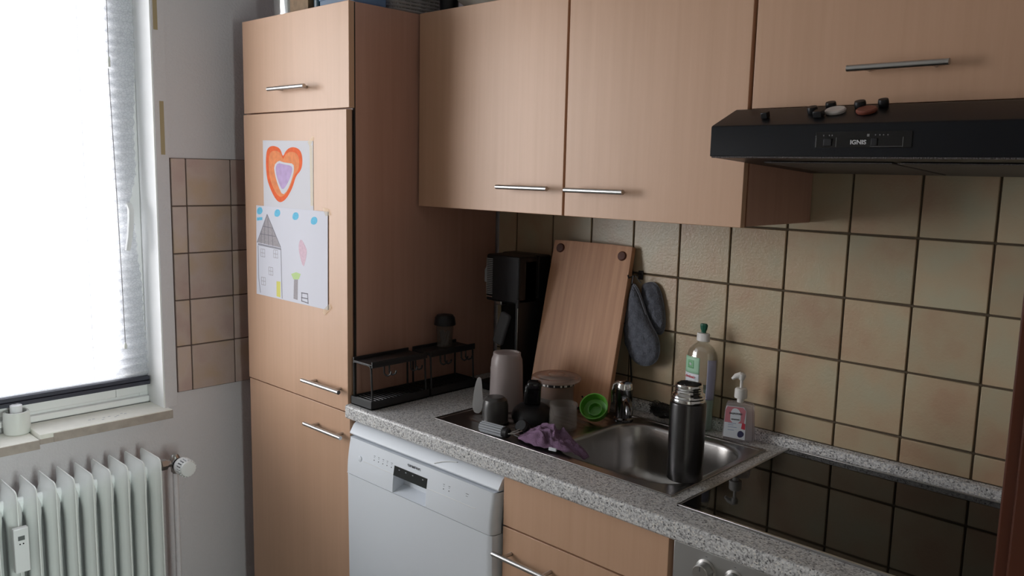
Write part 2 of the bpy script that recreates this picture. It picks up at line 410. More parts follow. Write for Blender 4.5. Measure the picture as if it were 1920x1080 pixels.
# plaster reveal lining in white paint
b = B(); box(b, -.12, .004, WY1 - .0035, WY1 + .002, WZ0 + .03, WZ1, .001); box(b, -.12, .004, WY0 - .002, WY0 + .0035, WZ0 + .03, WZ1, .001); box(b, -.12, .004, WY0, WY1, WZ1 - .003, WZ1 + .002)
obj('reveal_lining', b, 'frame', win)
# casing strip with glue residue between the window and the tiles
tr = struct('trim_1', box(B(), 0, .006, WY1 + .001, -.771, .785, WZ1 + .04, .0015), 'plaster')
b = B(); box(b, .006, .0068, -.796, -.783, 1.588, 1.75); obj('glue_residue', b, 'residue', tr)
b = B(); box(b, .006, .0068, -.806, -.793, 1.96, 2.08); obj('glue_residue', b, 'residue', tr)
# sill: raised board right, lower ledge left with a chipped step
b = B(); box(b, -.10, .032, -1.185, -.800, .757, .786, .003); sill = struct('trim_2', b, 'sill')
b = B(); box(b, -.10, .031, WY0, -1.187, .745, .772, .003); obj('sill_board', b, 'sill', sill)
b = B(); box(b, .0305, .0345, -1.150, -.800, .757, .783, .001); box(b, .029, .0335, WY0, -1.187, .744, .770, .001); box(b, .030, .034, -1.187, -1.150, .757, .772, .001); obj('sill_edge', b, 'sill_edge', sill)
b = B()
for i in range(9):
    y = -.93 - .013 * i + random.uniform(-.004, .004); x = -.02 + random.uniform(-.01, .02)
    box(b, x, x + .004, y, y + .007, .786, .7863)
obj('scratch', b, 'ink_l', sill)

# pleated blind
bl = thing('pleated_blind', 'sheer white crushed pleated blind hanging in the window recess', 'blind', (-.095, -1.4, 2.24))
b = B(); n = 86; top, bot = 2.24, .876
def edge_y(z):
    e = -.822 - .012 * math.exp(-((z - 1.62) / .16) ** 2) - .030 * math.exp(-((z - 1.43) / .07) ** 2) - .020 * math.exp(-((z - 1.30) / .10) ** 2) - .006 * math.exp(-((z - 1.1) / .1) ** 2)
    return e
rows = []
for i in range(n + 1):
    z = top + (bot - top) * i / n; amp = .0065 if z > 1.15 else .0065 + .0045 * (1.15 - z) / .27
    xx = -.095 + (amp if i % 2 else -amp); row = []
    ye = edge_y(z); y0 = WY0 + .03
    for k in range(41):
        s = k / 40; y = ye + (y0 - ye) * s ** 1.2
        wob = .004 * math.sin(7 * y + z * 2) + .012 * math.exp(-((z - 1.36) / .12) ** 2) * math.exp(-((y + .87) / .05) ** 2)
        row.append(b.verts.new((xx + wob, y, z + .0025 * math.sin(9 * y + i))))
    rows.append(row)
for A, Bb in zip(rows, rows[1:]):
    for k in range(40): b.faces.new((A[k], A[k + 1], Bb[k + 1], Bb[k]))
obj('blind_fabric', b, 'blind', bl, ang=10, world=True)
b = B(); box(b, -.107, -.083, WY0 + .03, -.819, .849, .862, .002); box(b, -.105, -.085, WY0 + .03, -.819, .8635, .876, .002); obj('bottom_rail', b, 'blackbar', bl, world=True)
wbox('head_rail', 'white', bl, -.11, -.08, WY0 + .02, -.82, 2.24, 2.265, bev=.002)
b = B(); tube(b, [(-.078, -.905, 2.24), (-.076, -.908, 1.87)], .0010, 6); tube(b, [(-.074, -.911, 1.84), (-.070, -.905, 1.5), (-.070, -.900, 1.2), (-.070, -.898, 1.00)], .0011, 6)
tube(b, [(-.086, -.99, 2.24), (-.084, -.99, 1.6), (-.084, -.99, .89)], .0004, 5)
obj('pull_cord', b, 'cord', bl, world=True)
b = B(); lathe(b, [(0, .0), (.004, .0), (.0045, .02), (.003, .03), (0, .03)], 12, xf((-.075, -.908, 1.845))); obj('cord_clip', b, 'cup_ceramic', bl, world=True)
b = B(); lathe(b, [(0, 0), (.006, .002), (.005, .014), (.0015, .022), (0, .022)], 12, xf((-.070, -.898, .978))); obj('cord_knob', b, 'cup_ceramic', bl, world=True)

# pot with a candle on the sill
p = thing('ceramic_pot', 'small off-white ceramic pot holding a white candle on the windowsill', 'pot', (-.075, -1.213, .772))
obj('pot', lathe(B(), [(0, 0), (.031, 0), (.034, .003), (.0355, .03), (.034, .062), (.032, .066), (.027, .066), (.028, .058), (.028, .01), (0, .01)], 40), 'cup_ceramic', p)
obj('candle', lathe(B(), [(0, .01), (.016, .01), (.016, .084), (.010, .086), (0, .083)], 24), 'wax', p)

# ------------------------------------------------------------ radiator
rd = thing('radiator', 'white sectional column radiator under the window with a thermostat valve', 'radiator', (0, -1.35, 0))
RY = -.915; RS = .0478
def section_mesh():
    bm = B(); xa, xb = .052, .198; za, zb = .10, .692
    zl = [za, za + .006, za + .02, za + .05, za + .09, .3, .45, zb - .18, zb - .15, zb - .125, zb - .10, zb - .08, zb - .06, zb - .045, zb - .032, zb - .022, zb - .014, zb - .007, zb - .003, zb]
    NU = 16; both = []
    for sgn in (1, -1):
        g = []
        for z in zl:
            row = []
            e = min((zb - z), (z - za))
            gz = max(0, min(1, (e - .004) / .075)); gz = math.sin(gz * PI / 2) ** 1.2
            hub = math.exp(-(((zb - .056 - z) if z > .4 else (z - za - .056)) / .036) ** 2)
            inset = 0 if e > .018 else .018 - math.sqrt(max(0, .018 ** 2 - (.018 - e) ** 2))
            for k in range(NU + 1):
                u = k / NU; x = xa + inset * .5 + (xb - xa - inset * 1.5) * u
                d = min(u, 1 - u)
                col = math.sin(min(1, max(0, (d - .06) / .2)) * PI / 2) ** 1.1 if d > .06 else 0
                waist = .30 * math.exp(-((u - .5) / .09) ** 2) * (1 - hub)
                t = .0014 + gz * (.0155 * max(0, col - waist) + .0065 * hub * math.sin(PI * min(1, max(0, (u - .08) / .84))) ** .7)
                row.append(bm.verts.new((x, sgn * t, z)))
            g.append(row)
        for a, c in zip(g, g[1:]):
            for k in range(NU): bm.faces.new((a[k], a[k + 1], c[k + 1], c[k]))
        both.append(g)
    g1, g2 = both
    def strip(l1, l2):
        for i in range(len(l1) - 1): bm.faces.new((l1[i], l1[i + 1], l2[i + 1], l2[i]))
    strip([r[0] for r in g1], [r[0] for r in g2]); strip([r[-1] for r in g1], [r[-1] for r in g2]); strip(g1[0], g2[0]); strip(g1[-1], g2[-1])
    bmesh.ops.recalc_face_normals(bm, faces=bm.faces[:]); return bm
sec = obj('radiator_section', section_mesh(), 'radiator', rd, 60); sec.location = (0, RY + 1.35, 0)
hubs = []
for z in (.63, .162):
    hb = lathe(B(), [(0, 0), (.024, 0), (.024, .006), (.0215, .007), (.0215, .0418), (.024, .0428), (.024, .0478), (0, .0478)], 24, xf((.125, 0, z), rx=-PI / 2))
    hub = obj('radiator_hub', hb, 'radiator', rd); hub.location = (0, RY - RS + 1.35, 0); hubs.append(hub)
for k in range(1, 20):
    c = sec.copy(); C.objects.link(c); c.location = (0, RY - RS * k + 1.35, 0)
    if k < 19:
        for hub in hubs: h = hub.copy(); C.objects.link(h); h.location = (0, RY - RS * (k + 1) + 1.35, 0)
b = B(); lathe(b, [(0, 0), (.021, 0), (.021, .012), (.014, .014), (.014, .024), (0, .024)], 24, xf((.125, RY, .63), rx=-PI / 2)); obj('radiator_plug', b, 'radiator', rd, world=True)
vb = B()
lathe(vb, [(0, 0), (.012, 0), (.012, .008), (.017, .009), (.017, .026), (.011, .028), (.011, .05), (0, .05)], 6, xf((.125, RY + .022, 0.644), rx=-PI / 2))
lathe(vb, [(0, -.03), (.012, -.03), (.014, -.01), (.017, 0), (.014, .018), (.009, .026), (0, .026)], 16, xf((.125, RY + .075, 0.644)))
lathe(vb, [(0, 0), (.014, 0), (.015, .018), (.0185, .02), (.0185, .03), (0, .03)], 20, xf((.125, RY + .075, 0.644), ry=PI / 2))
valve = obj('valve', vb, 'steel', rd, world=True)
hb = B(); lathe(hb, [(0, 0), (.018, 0), (.021, .006), (.0265, .012), (.0275, .018), (.0275, .024), (.0235, .026), (.0235, .048), (.0245, .050), (.0225, .056), (.015, .0575), (0, .056)], 36, xf((.155, RY + .078, 0.644), ry=PI / 2))
head_ = obj('thermostat_head', hb, 'white', valve, world=True)
hb = lathe(B(), [(.0237, .0262), (.0242, .0262), (.0242, .047), (.0237, .047)], 36, xf((.155, RY + .078, 0.644), ry=PI / 2)); obj('head_groove', hb, 'ink', head_, world=True)
hb = B()
for k in range(18):
    a = 2 * PI * k / 18
    box(hb, .179, .205, -.0027, .0027, .0235, .0272, .0006, 1, xf((0, RY + .078, 0.644)) @ Matrix.Rotation(a, 4, 'X'))
obj('head_rib', hb, 'white', head_, world=True)
b = B(); lathe(b, [(.020, 0), (.0225, 0), (.0225, .004), (.020, .004)], 32, xf((.155, RY + .075, 0.644), ry=PI / 2)); obj('thermostat_ring', b, 'black', valve, world=True)
b = B(); tube(b, [(.125, RY + .075, .61), (.125, RY + .075, .30), (.125, RY + .075, 0.0)], .0085, 12); obj('supply_pipe', b, 'plaster', rd, world=True)
mt = B(); box(mt, .200, .218, -1.316, -1.280, .477, .600, .003); hm = obj('heat_meter', mt, 'white', rd, world=True)
b = B(); box(b, .218, .2186, -1.306, -1.290, .567, .579, .0003); obj('meter_display', b, 'display', hm, world=True)
b = B()
for y in (-1.302, -1.294): lathe(b, [(0, 0), (.002, 0), (.002, .0005), (0, .0005)], 10, xf((.218, y, .557), ry=PI / 2))
obj('meter_eye', b, 'black', hm, world=True)

# ------------------------------------------------------------ cabinets
def bar_handle(parent, x0, x1, y, z, yface, r=.006):
    b = B(); tube(b, [(x0, y, z), (x1, y, z)], r, 14)
    d = (x1 - x0) * .17
    for x in (x0 + d, x1 - d): tube(b, [(x, y, z), (x, yface, z)], .0045, 10)
    return obj('handle', b, 'steel', parent, world=True)
tc = thing('tall_cabinet', 'tall beech larder cabinet in the corner with three doors', 'cabinet', (.40, -.28, 0))
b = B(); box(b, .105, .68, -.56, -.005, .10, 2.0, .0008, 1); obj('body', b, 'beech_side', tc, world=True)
wbox('plinth', 'dark', tc, .11, .675, -.52, -.02, 0, .0995)
b = B(); box(b, .674, .6805, -.5615, -.557, .10, 1.998); obj('edge_strip', b, 'dark', tc, world=True)  # near-black strip paints the shade in the gap behind the doors
d1 = wbox('door', 'beech', tc, .125, .684, -.5805, -.5625, 1.7215, 2.0, bev=.0012)
bar_handle(d1, .320, .513, -.610, 1.785, -.5805)
d2 = wbox('door', 'beech', tc, .125, .675, -.583, -.5645, .8735, 1.7175, bev=.0012)
bar_handle(d2, .485, .672, -.612, .936, -.583)
d3 = wbox('door', 'beech', tc, .125, .680, -.5805, -.5625, .115, .8695, bev=.0012)
bar_handle(d3, .490, .676, -.610, .804, -.5805)

def wall_cab(label, x0, x1, z0, z1, hx0, hx1, hz, loc):
    t = thing('wall_cabinet', label, 'cabinet', loc)
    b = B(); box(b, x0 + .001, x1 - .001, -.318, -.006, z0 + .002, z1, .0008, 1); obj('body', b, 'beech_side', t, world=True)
    b = B(); box(b, x0 + .0015, x1 - .0015, -.3195, -.3175, z0 + .002, z1); obj('edge_strip', b, 'edge', t, world=True)
    d = wbox('door', 'beech', t, x0 + .003, x1 - .003, -.338, -.3200, z0, z1, bev=.0012)
    bar_handle(d, hx0, hx1, -.368, hz, -.338); return t
wall_cab('beech wall cabinet adjoining the tall cabinet side', .684, 1.2405, 1.4545, 2.0, 1.036, 1.211, 1.52, (.95, -.17, 1.4545))
wall_cab('beech wall cabinet between the range hood and another wall cabinet', 1.2415, 1.728, 1.4545, 2.0, 1.268, 1.442, 1.519, (1.48, -.17, 1.4545))
wall_cab('short wide beech wall cabinet above the black range hood', 1.731, 2.331, 1.6985, 2.0, 1.935, 2.109, 1.762, (2.03, -.17, 1.6985))
# filler between tall cabinet and the first door
# children's drawings
def ppoly(name, pts, m, parent, y0=-.5846, y1=-.5850, sm=0):
    if sm: pts = smooth_poly(pts, sm)
    return obj(name, prism(B(), pts, 'y', y0, y1), m, parent, world=True)
def stroke(name, segs, w, m, parent, y=-.5849):
    b = B()
    for a, c in segs:
        a = Vector((a[0], 0, a[1])); c = Vector((c[0], 0, c[1])); d = (c - a).normalized(); n_ = Vector((-d.z, 0, d.x)) * w / 2
        prism(b, [((a + n_).x, (a + n_).z), ((c + n_).x, (c + n_).z), ((c - n_).x, (c - n_).z), ((a - n_).x, (a - n_).z)], 'y', y + .0001, y - .0001)
    return obj(name, b, m, parent, world=True)
hd = thing('heart_drawing', 'child painting of an orange heart with lilac centre taped to the cabinet door', 'drawing', (.38, -.5835, 1.52))
ppoly('paper', [(.241, 1.638), (.515, 1.634), (.513, 1.425), (.24, 1.425)], 'paper', hd, -.5834, -.5840)
OUT = [(.354, 1.587), (.342, 1.612), (.312, 1.621), (.282, 1.62), (.262, 1.608), (.256, 1.568), (.261, 1.525), (.273, 1.501), (.297, 1.472), (.317, 1.457), (.335, 1.452), (.359, 1.459), (.382, 1.475), (.407, 1.502), (.423, 1.533), (.454, 1.552), (.461, 1.58), (.453, 1.605), (.429, 1.616), (.396, 1.617), (.37, 1.606)]
ppoly('heart_outline', OUT, 'orange', hd, -.5839, -.5842, 2)
cx_, cz_ = .358, 1.543
ppoly('heart_wash', [(cx_ + (x - cx_) * .84, cz_ + (z - cz_) * .82) for x, z in OUT], 'orange2', hd, -.5841, -.5844, 2)
IN = [(.331, 1.578), (.303, 1.562), (.310, 1.531), (.327, 1.500), (.350, 1.474), (.378, 1.490), (.402, 1.522), (.416, 1.551), (.412, 1.569), (.375, 1.571), (.353, 1.573)]
ppoly('heart_gap', IN, 'paper', hd, -.5843, -.5846, 1)
ppoly('heart_centre', [(.326, 1.571), (.312, 1.555), (.318, 1.531), (.334, 1.505), (.350, 1.490), (.371, 1.503), (.394, 1.528), (.407, 1.551), (.401, 1.563), (.365, 1.566)], 'lilac', hd, -.5845, -.5848, 1)
b = B(); prism(b, [(.487, 1.630), (.512, 1.648), (.520, 1.642), (.500, 1.618)], 'y', -.5841, -.5844); obj('tape', b, 'tape', hd, world=True); b = B(); prism(b, [(.497, 1.620), (.512, 1.622), (.513, 1.45), (.500, 1.45)], 'y', -.5841, -.5844); obj('tape', b, 'tape', hd, world=True)
ho = thing('house_drawing', 'child pencil drawing of a house under blue clouds taped below the heart', 'drawing', (.39, -.585, 1.30))
ppoly('paper', [(.197, 1.438), (.587, 1.437), (.583, 1.156), (.188, 1.157)], 'paper2', ho, -.5850, -.5856)
Y2 = -.5858
def pp(name, pts, m, sm=0, dy=0): return ppoly(name, pts, m, ho, -.5855, Y2 - dy, sm)
pp('house_wash', [(.203, 1.312), (.336, 1.312), (.338, 1.166), (.212, 1.166)], 'paper2', 0, -.0001)
pp('house_roof', [(.261, 1.412), (.199, 1.322), (.334, 1.316)], 'pencil2')
stroke('pencil_line', [((.261, 1.413), (.197, 1.321)), ((.261, 1.413), (.337, 1.316)), ((.203, 1.318), (.337, 1.313)), ((.203, 1.315), (.337, 1.310)), ((.203, 1.312), (.203, 1.211)), ((.203, 1.211), (.212, 1.163)), ((.337, 1.312), (.340, 1.160)), ((.225, 1.36), (.222, 1.32)), ((.245, 1.388), (.243, 1.32)), ((.265, 1.40), (.267, 1.318)), ((.288, 1.37), (.292, 1.317)), ((.235, 1.375), (.292, 1.372)), ((.217, 1.35), (.308, 1.348))], .0022, 'pencil', ho, Y2)
for (x, z) in [(.231, 1.291), (.307, 1.294), (.277, 1.238), (.232, 1.202)]:
    stroke('drawn_window', [((x - .012, z + .012), (x + .012, z + .012)), ((x + .012, z + .012), (x + .012, z - .012)), ((x + .012, z - .012), (x - .012, z - .012)), ((x - .012, z - .012), (x - .012, z + .012)), ((x - .012, z), (x + .012, z)), ((x, z - .012), (x, z + .012))], .0013, 'pencil2', ho, Y2)
pp('drawn_door', [(.309, 1.210), (.332, 1.211), (.330, 1.162), (.308, 1.163)], 'pyellow')
for i, (x, z) in enumerate([(.217, 1.422), (.320, 1.420), (.421, 1.416), (.518, 1.408)]):
    pp('drawn_cloud', [(x - .018, z - .004), (x - .010, z + .010), (x + .012, z + .012), (x + .019, z), (x + .008, z - .011), (x - .012, z - .012)], 'pblue', 2)
pp('drawn_cloud', [(.200, 1.400), (.232, 1.403), (.232, 1.394), (.200, 1.390)], 'pblue')
pp('drawn_heart', [(.449, 1.352), (.436, 1.336), (.437, 1.309), (.459, 1.264), (.473, 1.291), (.481, 1.318), (.470, 1.333)], 'ppink', 1)
pp('drawn_trunk', [(.408, 1.226), (.429, 1.228), (.426, 1.166), (.404, 1.167)], 'pencil2')
pp('drawn_crown', [(.393, 1.241), (.420, 1.249), (.445, 1.246), (.434, 1.229), (.405, 1.226)], 'pgreen')
stroke('drawn_bench', [((.446, 1.190), (.482, 1.191)), ((.446, 1.176), (.482, 1.176)), ((.446, 1.166), (.485, 1.163)), ((.450, 1.190), (.448, 1.165)), ((.480, 1.191), (.483, 1.163))], .003, 'pencil', ho, Y2)
b = B(); prism(b, [(.560, 1.448), (.590, 1.444), (.600, 1.428), (.578, 1.424)], 'y', -.5856, -.5860); obj('tape', b, 'tape', ho, world=True); b = B(); prism(b, [(.556, 1.150), (.592, 1.176), (.602, 1.164), (.566, 1.138)], 'y', -.5856, -.5860); obj('tape', b, 'tape', ho, world=True)

# ------------------------------------------------------------ worktop
SX0, SX1, SY0, SY1 = .949, 1.691, -.499, -.079
wt = thing('worktop', 'speckled grey granite-look worktop running along the tiled wall', 'worktop', (1.55, -.3, .86))
b = B(); r = .007
prof = [(-.50, .86), (-.50, .90)] + [(-.597 + r - r * math.sin(a), .90 - r + r * math.cos(a)) for a in [0, PI / 8, PI / 4, 3 * PI / 8, PI / 2]] + [(-.597, .865), (-.592, .86)]
prism(b, prof, 'x', .6815, XR)
for a in ((.6815, SX0 + .012, -.50, 0), (SX1 - .012, XR, -.50, 0), (SX0 + .012, SX1 - .012, SY1 - .012, 0)): box(b, *a, .86, .90)
box(b, SX0 + .012, SX1 - .012, -.50, SY0 + .012, .86, .90)
bmesh.ops.remove_doubles(b, verts=b.verts[:], dist=1e-6)
obj('slab', b, 'granite', wt, world=True)
b = B(); prism(b, [(-.002, .9005), (-.020, .9005), (-.020, .916), (-.016, .923), (-.006, .927), (-.002, .927)], 'x', .6815, XR - .002); obj('upstand', b, 'granite', wt, world=True)

# ------------------------------------------------------------ sink
sk = thing('sink', 'stainless steel inset sink with ribbed drainer beside the bowl', 'sink', (1.32, -.29, .90))
b = B()
bx0, bx1, by0, by1, rr, dp = 1.315, 1.670, -.462, -.118, .085, .15
def rrect(x0, x1, y0, y1, r, n=8):
    pts = []
    for cx, cy, a0 in ((x1 - r, y1 - r, 0), (x0 + r, y1 - r, PI / 2), (x0 + r, y0 + r, PI), (x1 - r, y0 + r, 1.5 * PI)):
        for i in range(n + 1): a = a0 + PI / 2 * i / n; pts.append((cx + r * math.cos(a), cy + r * math.sin(a)))
    return pts
def ringv(pts, z): return [b.verts.new((p[0], p[1], z)) for p in pts]
ZT = .9035
loops = [ringv(rrect(bx0 - .012, bx1 + .012, by0 - .012, by1 + .012, rr + .01), ZT - .0018)]
for ins, z in ((-.004, ZT - .002), (0, ZT - .005), (.003, ZT - .012), (.008, ZT - .06), (.014, ZT - .115), (.024, ZT - .138), (.045, ZT - .148), (.09, ZT - .151), (.14, ZT - .152)):
    loops.append(ringv(rrect(bx0 + ins, bx1 - ins, by0 + ins, by1 - ins, max(.02, rr - ins * .6)), z))
for A, Bb in zip(loops, loops[1:]):
    n = len(A)
    for i in range(n): b.faces.new((A[i], A[(i + 1) % n], Bb[(i + 1) % n], Bb[i]))
b.faces.new(loops[-1])
# deck around the bowl: quadrant fans from rounded rect to outer square of the bowl half
ox0, ox1, oy0, oy1 = 1.285, SX1 - .012, SY0 + .012, SY1 - .012
top = loops[0]; n = len(top); outer = []
for v in top:
    cx, cy = (bx0 + bx1) / 2, (by0 + by1) / 2; dx, dy = v.co.x - cx, v.co.y - cy
    s = min(((ox1 - cx) / dx if dx > 0 else (ox0 - cx) / dx) if abs(dx) > 1e-9 else 9, ((oy1 - cy) / dy if dy > 0 else (oy0 - cy) / dy) if abs(dy) > 1e-9 else 9)
    outer.append(b.verts.new((cx + dx * s, cy + dy * s, ZT - .0018)))
for i in range(n): b.faces.new((top[i], top[(i + 1) % n], outer[(i + 1) % n], outer[i]))
for c in ((ox1, oy1), (ox0, oy1), (ox0, oy0), (ox1, oy0)):
    best = sorted(range(n), key=lambda i: (outer[i].co.x - c[0]) ** 2 + (outer[i].co.y - c[1]) ** 2)[:2]
    vv = b.verts.new((c[0], c[1], ZT - .0018)); i, j = sorted(best)
    # corner lies between two neighbours on different sides
    for k in range(n):
        p, q = outer[k], outer[(k + 1) % n]
        if abs(p.co.x - q.co.x) > 1e-5 and abs(p.co.y - q.co.y) > 1e-5 and (p.co - vv.co).length < .12 and (q.co - vv.co).length < .12:
            b.faces.new((p, q, vv)); break
# drainer: ridged heightfield
NX, NY = 30, 84; gx0, gx1 = SX0 + .012, 1.285; grid = []
for i in range(NX + 1):
    row = []
    for j in range(NY + 1):
        x = gx0 + (gx1 - gx0) * i / NX; y = oy0 + (oy1 - oy0) * j / NY
        fx = min(1, max(0, (x - gx0 - .03) / .03)) * min(1, max(0, (gx1 - .004 - x) / .02))
        fy = 1 if oy0 + .045 < y < oy1 - .04 else 0
        ridge = max(0, math.sin((y - oy0 - .045) / .026 * 2 * PI)) ** 1.5
        row.append(b.verts.new((x, y, ZT - .0018 - fy * fx * .0025 + fy * fx * ridge * .0045)))
    grid.append(row)
for i in range(NX):
    for j in range(NY): b.faces.new((grid[i][j], grid[i + 1][j], grid[i + 1][j + 1], grid[i][j + 1]))
# raised outer rim
for a in ((SX0, SX1, SY0, SY0 + .012), (SX0, SX1, SY1 - .012, SY1), (SX0, SX0 + .012, SY0 + .011, SY1 - .011), (SX1 - .012, SX1, SY0 + .011, SY1 - .011)):
    box(b, *a, .9003, ZT, .0012, 2)
bmesh.ops.recalc_face_normals(b, faces=b.faces[:])
obj('basin', b, 'sink', sk, 50, world=True)
b = B(); lathe(b, [(0, 0), (.030, 0), (.036, .002), (.038, .001), (.038, -.002), (0, -.002)], 28, xf((1.49, -.29, ZT - .1505))); obj('drain', b, 'chrome', sk, world=True)

# faucet
fc = thing('faucet', 'chrome single-lever kitchen faucet behind the sink bowl', 'faucet', (1.305, -.135, .902))
b = B(); lathe(b, [(0, 0), (.027, 0), (.027, .006), (.023, .010), (.0225, .05), (.0235, .080), (.0235, .086), (0, .086)], 32); obj('faucet_body', b, 'chrome_dark_refl', fc)
b = B(); lathe(b, [(0, .0865), (.0228, .0865), (.0228, .097), (.020, .1035), (.011, .107), (0, .108)], 28)
tube(b, [(.0, .0, .103), (-.012, -.011, .105), (-.021, -.018, .098), (-.024, -.021, .080), (-.023, -.020, .050)], .005, 10, taper=[.007, .006, .005, .0045, .004]); obj('lever', b, 'chrome', fc)
b = B(); tube(b, [(0, 0, .055), (.014, -.015, .062), (.036, -.038, .066), (.058, -.062, .062), (.066, -.070, .052), (.067, -.071, .044)], .010, 14, taper=[.013, .013, .012, .011, .0105, .0105]); obj('spout', b, 'chrome_dark_refl', fc)

# ------------------------------------------------------------ hob
hbx0, hbx1, hby0, hby1 = 1.724, 2.304, -.531, -.030
hob = thing('hob', 'black ceramic glass hob with steel rim set in the worktop', 'hob', (2.01, -.28, .90))
wbox('glass_plate', 'hob', hob, hbx0 + .006, hbx1 - .006, hby0 + .006, hby1 - .006, .9005, .9045, bev=.0008)
b = B()
for a in ((hbx0, hbx1, hby0, hby0 + .006), (hbx0, hbx1, hby1 - .006, hby1), (hbx0, hbx0 + .006, hby0, hby1), (hbx1 - .006, hbx1, hby0, hby1)): box(b, *a, .9003, .9055, .001, 1)
obj('rim', b, 'steel', hob, world=True)

# ------------------------------------------------------------ dishwasher
dw = thing('dishwasher', 'white freestanding dishwasher under the worktop beside the tall cabinet', 'dishwasher', (.985, -.3, 0))
wbox('body', 'appl2', dw, .688, 1.283, -.555, -.03, .09, .853, bev=.003)
wbox('plinth', 'dark', dw, .70, 1.27, -.54, -.10, 0, .089)
b = B(); prism(b, [(-.553, .816), (-.586, .816), (-.588, .820), (-.574, .842), (-.566, .847), (-.553, .848)], 'x', .690, 1.279); lid = obj('top_trim', b, 'appl', dw, world=True)
b = B(); tube(b, [(1.050, -.5865, .8245), (1.072, -.5815, .833), (1.098, -.577, .8395), (1.122, -.5745, .843)], .0014, 6); obj('arc_groove', b, 'white', lid, world=True)
def bulge(bm, z0, z1, y_top, y_bot, ins=.014, hole=None):
    # panel with softly rounded side edges
    xs_ = [.690, .6905, .692, .696, .703, .712]; prof_y = [0.030, .022, .012, .005, .0015, 0]
    right = [(1.279 - (x - .690), p) for x, p in zip(xs_, prof_y)][::-1]
    line = [(x, p) for x, p in zip(xs_, prof_y)] + right
    top_ = [bm.verts.new((x, y_top + p, z1)) for x, p in line]; bot_ = [bm.verts.new((x, y_bot + p, z0)) for x, p in line]
    bt = [bm.verts.new((x, -.556, z1)) for x, p in line]; bb = [bm.verts.new((x, -.556, z0)) for x, p in line]
    for i in range(len(line) - 1):
        bm.faces.new((top_[i], top_[i + 1], bot_[i + 1], bot_[i])); bm.faces.new((bt[i], bt[i + 1], top_[i + 1], top_[i])); bm.faces.new((bb[i], bot_[i], bot_[i + 1], bb[i + 1]))
    bm.faces.new((bt[0], top_[0], bot_[0], bb[0])); bm.faces.new((top_[-1], bt[-1], bb[-1], bot_[-1]))
    bmesh.ops.recalc_face_normals(bm, faces=bm.faces[:]); return bm
# control panel built around the recess x .905-1.039, z .709-.783
cp = B(); yT, yM, yB = -.594, -.602, -.6055
def strip_panel(bm, x0, x1, z0, z1, left=False, rightside=False):
    def Y(z): t = (.811 - z) / (.811 - .7095); return yT + (yB - yT) * math.sin(min(1, max(0, t)) * PI / 2)
    xsn = [(x0, 0), (x1, 0)]
    if left: xsn = [(.690, .030), (.6905, .020), (.693, .010), (.698, .0035), (.706, 0)] + [(x1, 0)]
    if rightside: xsn = [(x0, 0)] + [(1.263, 0), (1.271, .0035), (1.276, .010), (1.2785, .020), (1.279, .030)]
    zz = [z0 + (z1 - z0) * i / 6 for i in range(7)]
    g = [[bm.verts.new((x, Y(z) + p, z)) for x, p in xsn] for z in zz]
    for a, c in zip(g, g[1:]):
        for i in range(len(xsn) - 1): bm.faces.new((a[i], a[i + 1], c[i + 1], c[i]))
    return Y
YY = strip_panel(cp, .69, .905, .7095, .811, left=True); strip_panel(cp, .905, 1.039, .783, .811); strip_panel(cp, 1.039, 1.279, .7095, .811, rightside=True)
def q(bm, *p): bm.faces.new([bm.verts.new(v) for v in p])
# closing top, bottom, recess walls
q(cp, (.692, -.556, .811), (1.277, -.556, .811), (1.270, yT, .811), (.699, yT, .811))
q(cp, (.692, -.556, .7095), (1.277, -.556, .7095), (1.270, yB, .7095), (.699, yB, .7095))
ys_, yr = YY(.757), -.566
q(cp, (.905, YY(.757), .757), (1.039, YY(.757), .757), (1.039, yr, .752), (.905, yr, .752))
q(cp, (.905, yr, .752), (1.039, yr, .752), (1.039, yr, .722), (.905, yr, .722))
q(cp, (.905, yr, .722), (1.039, yr, .722), (1.039, yB, .7095), (.905, yB, .7095))
for x in (.905, 1.039): q(cp, (x, YY(.757), .757), (x, yr, .752), (x, yr, .722), (x, yB, .7095), (x, YY(.73), .73))
bmesh.ops.remove_doubles(cp, verts=cp.verts[:], dist=1e-5); bmesh.ops.recalc_face_normals(cp, faces=cp.faces[:])
pan = obj('control_panel', cp, 'appl', dw, 30, world=True)
b = B(); prism(b, [(YY(.783) + .0005, .783), (YY(.757) - .0005, .757), (YY(.757) + .02, .757), (YY(.783) + .02, .783)], 'x', .905, 1.039); obj('display_window', b, 'gloss', pan, world=True)
b = B()
for x in (.925, .952, .98, 1.02): box(b, x, x + .004, YY(.776) - .0008, YY(.776), .775, .777)
obj('display_mark', b, 'ink_l', pan, world=True)
text('brand_lettering', 'SIEMENS', .0125, 'ink', pan, (.983, YY(.797) - .0006, .7965), rot=(PI / 2 + .12, 0, 0), xs=1.1, bold=.0001)
b = B(); tube(b, [(.772, YY(.759) - .0003, .7595), (.904, YY(.759) - .0003, .7595)], .0009, 6); tube(b, [(1.040, YY(.759) - .0003, .7595), (1.218, YY(.759) - .0003, .7595)], .0009, 6); obj('button_strip', b, 'white', pan, world=True)
b = B(); lathe(b, [(0, 0), (.0085, 0), (.0085, .0012), (.007, .002), (0, .002)], 24, xf((.757, YY(.762) + .0002, .7625), rx=PI / 2)); obj('power_button', b, 'appl', pan, world=True)
b = B()
for x in (.819, .838, .857, .875, .894, 1.101, 1.121):
    box(b, x - .003, x + .003, YY(.786) - .0005, YY(.786) + .001, .7855, .7865); box(b, x - .002, x + .002, YY(.783) - .0005, YY(.783) + .001, .7815, .7822); box(b, x - .0012, x + .0012, YY(.774) - .0006, YY(.774) + .001, .7735, .7758)
box(b, 1.180, 1.190, YY(.786) - .0005, YY(.786) + .001, .785, .786); box(b, 1.181, 1.188, YY(.78) - .0005, YY(.78) + .001, .7795, .7802)
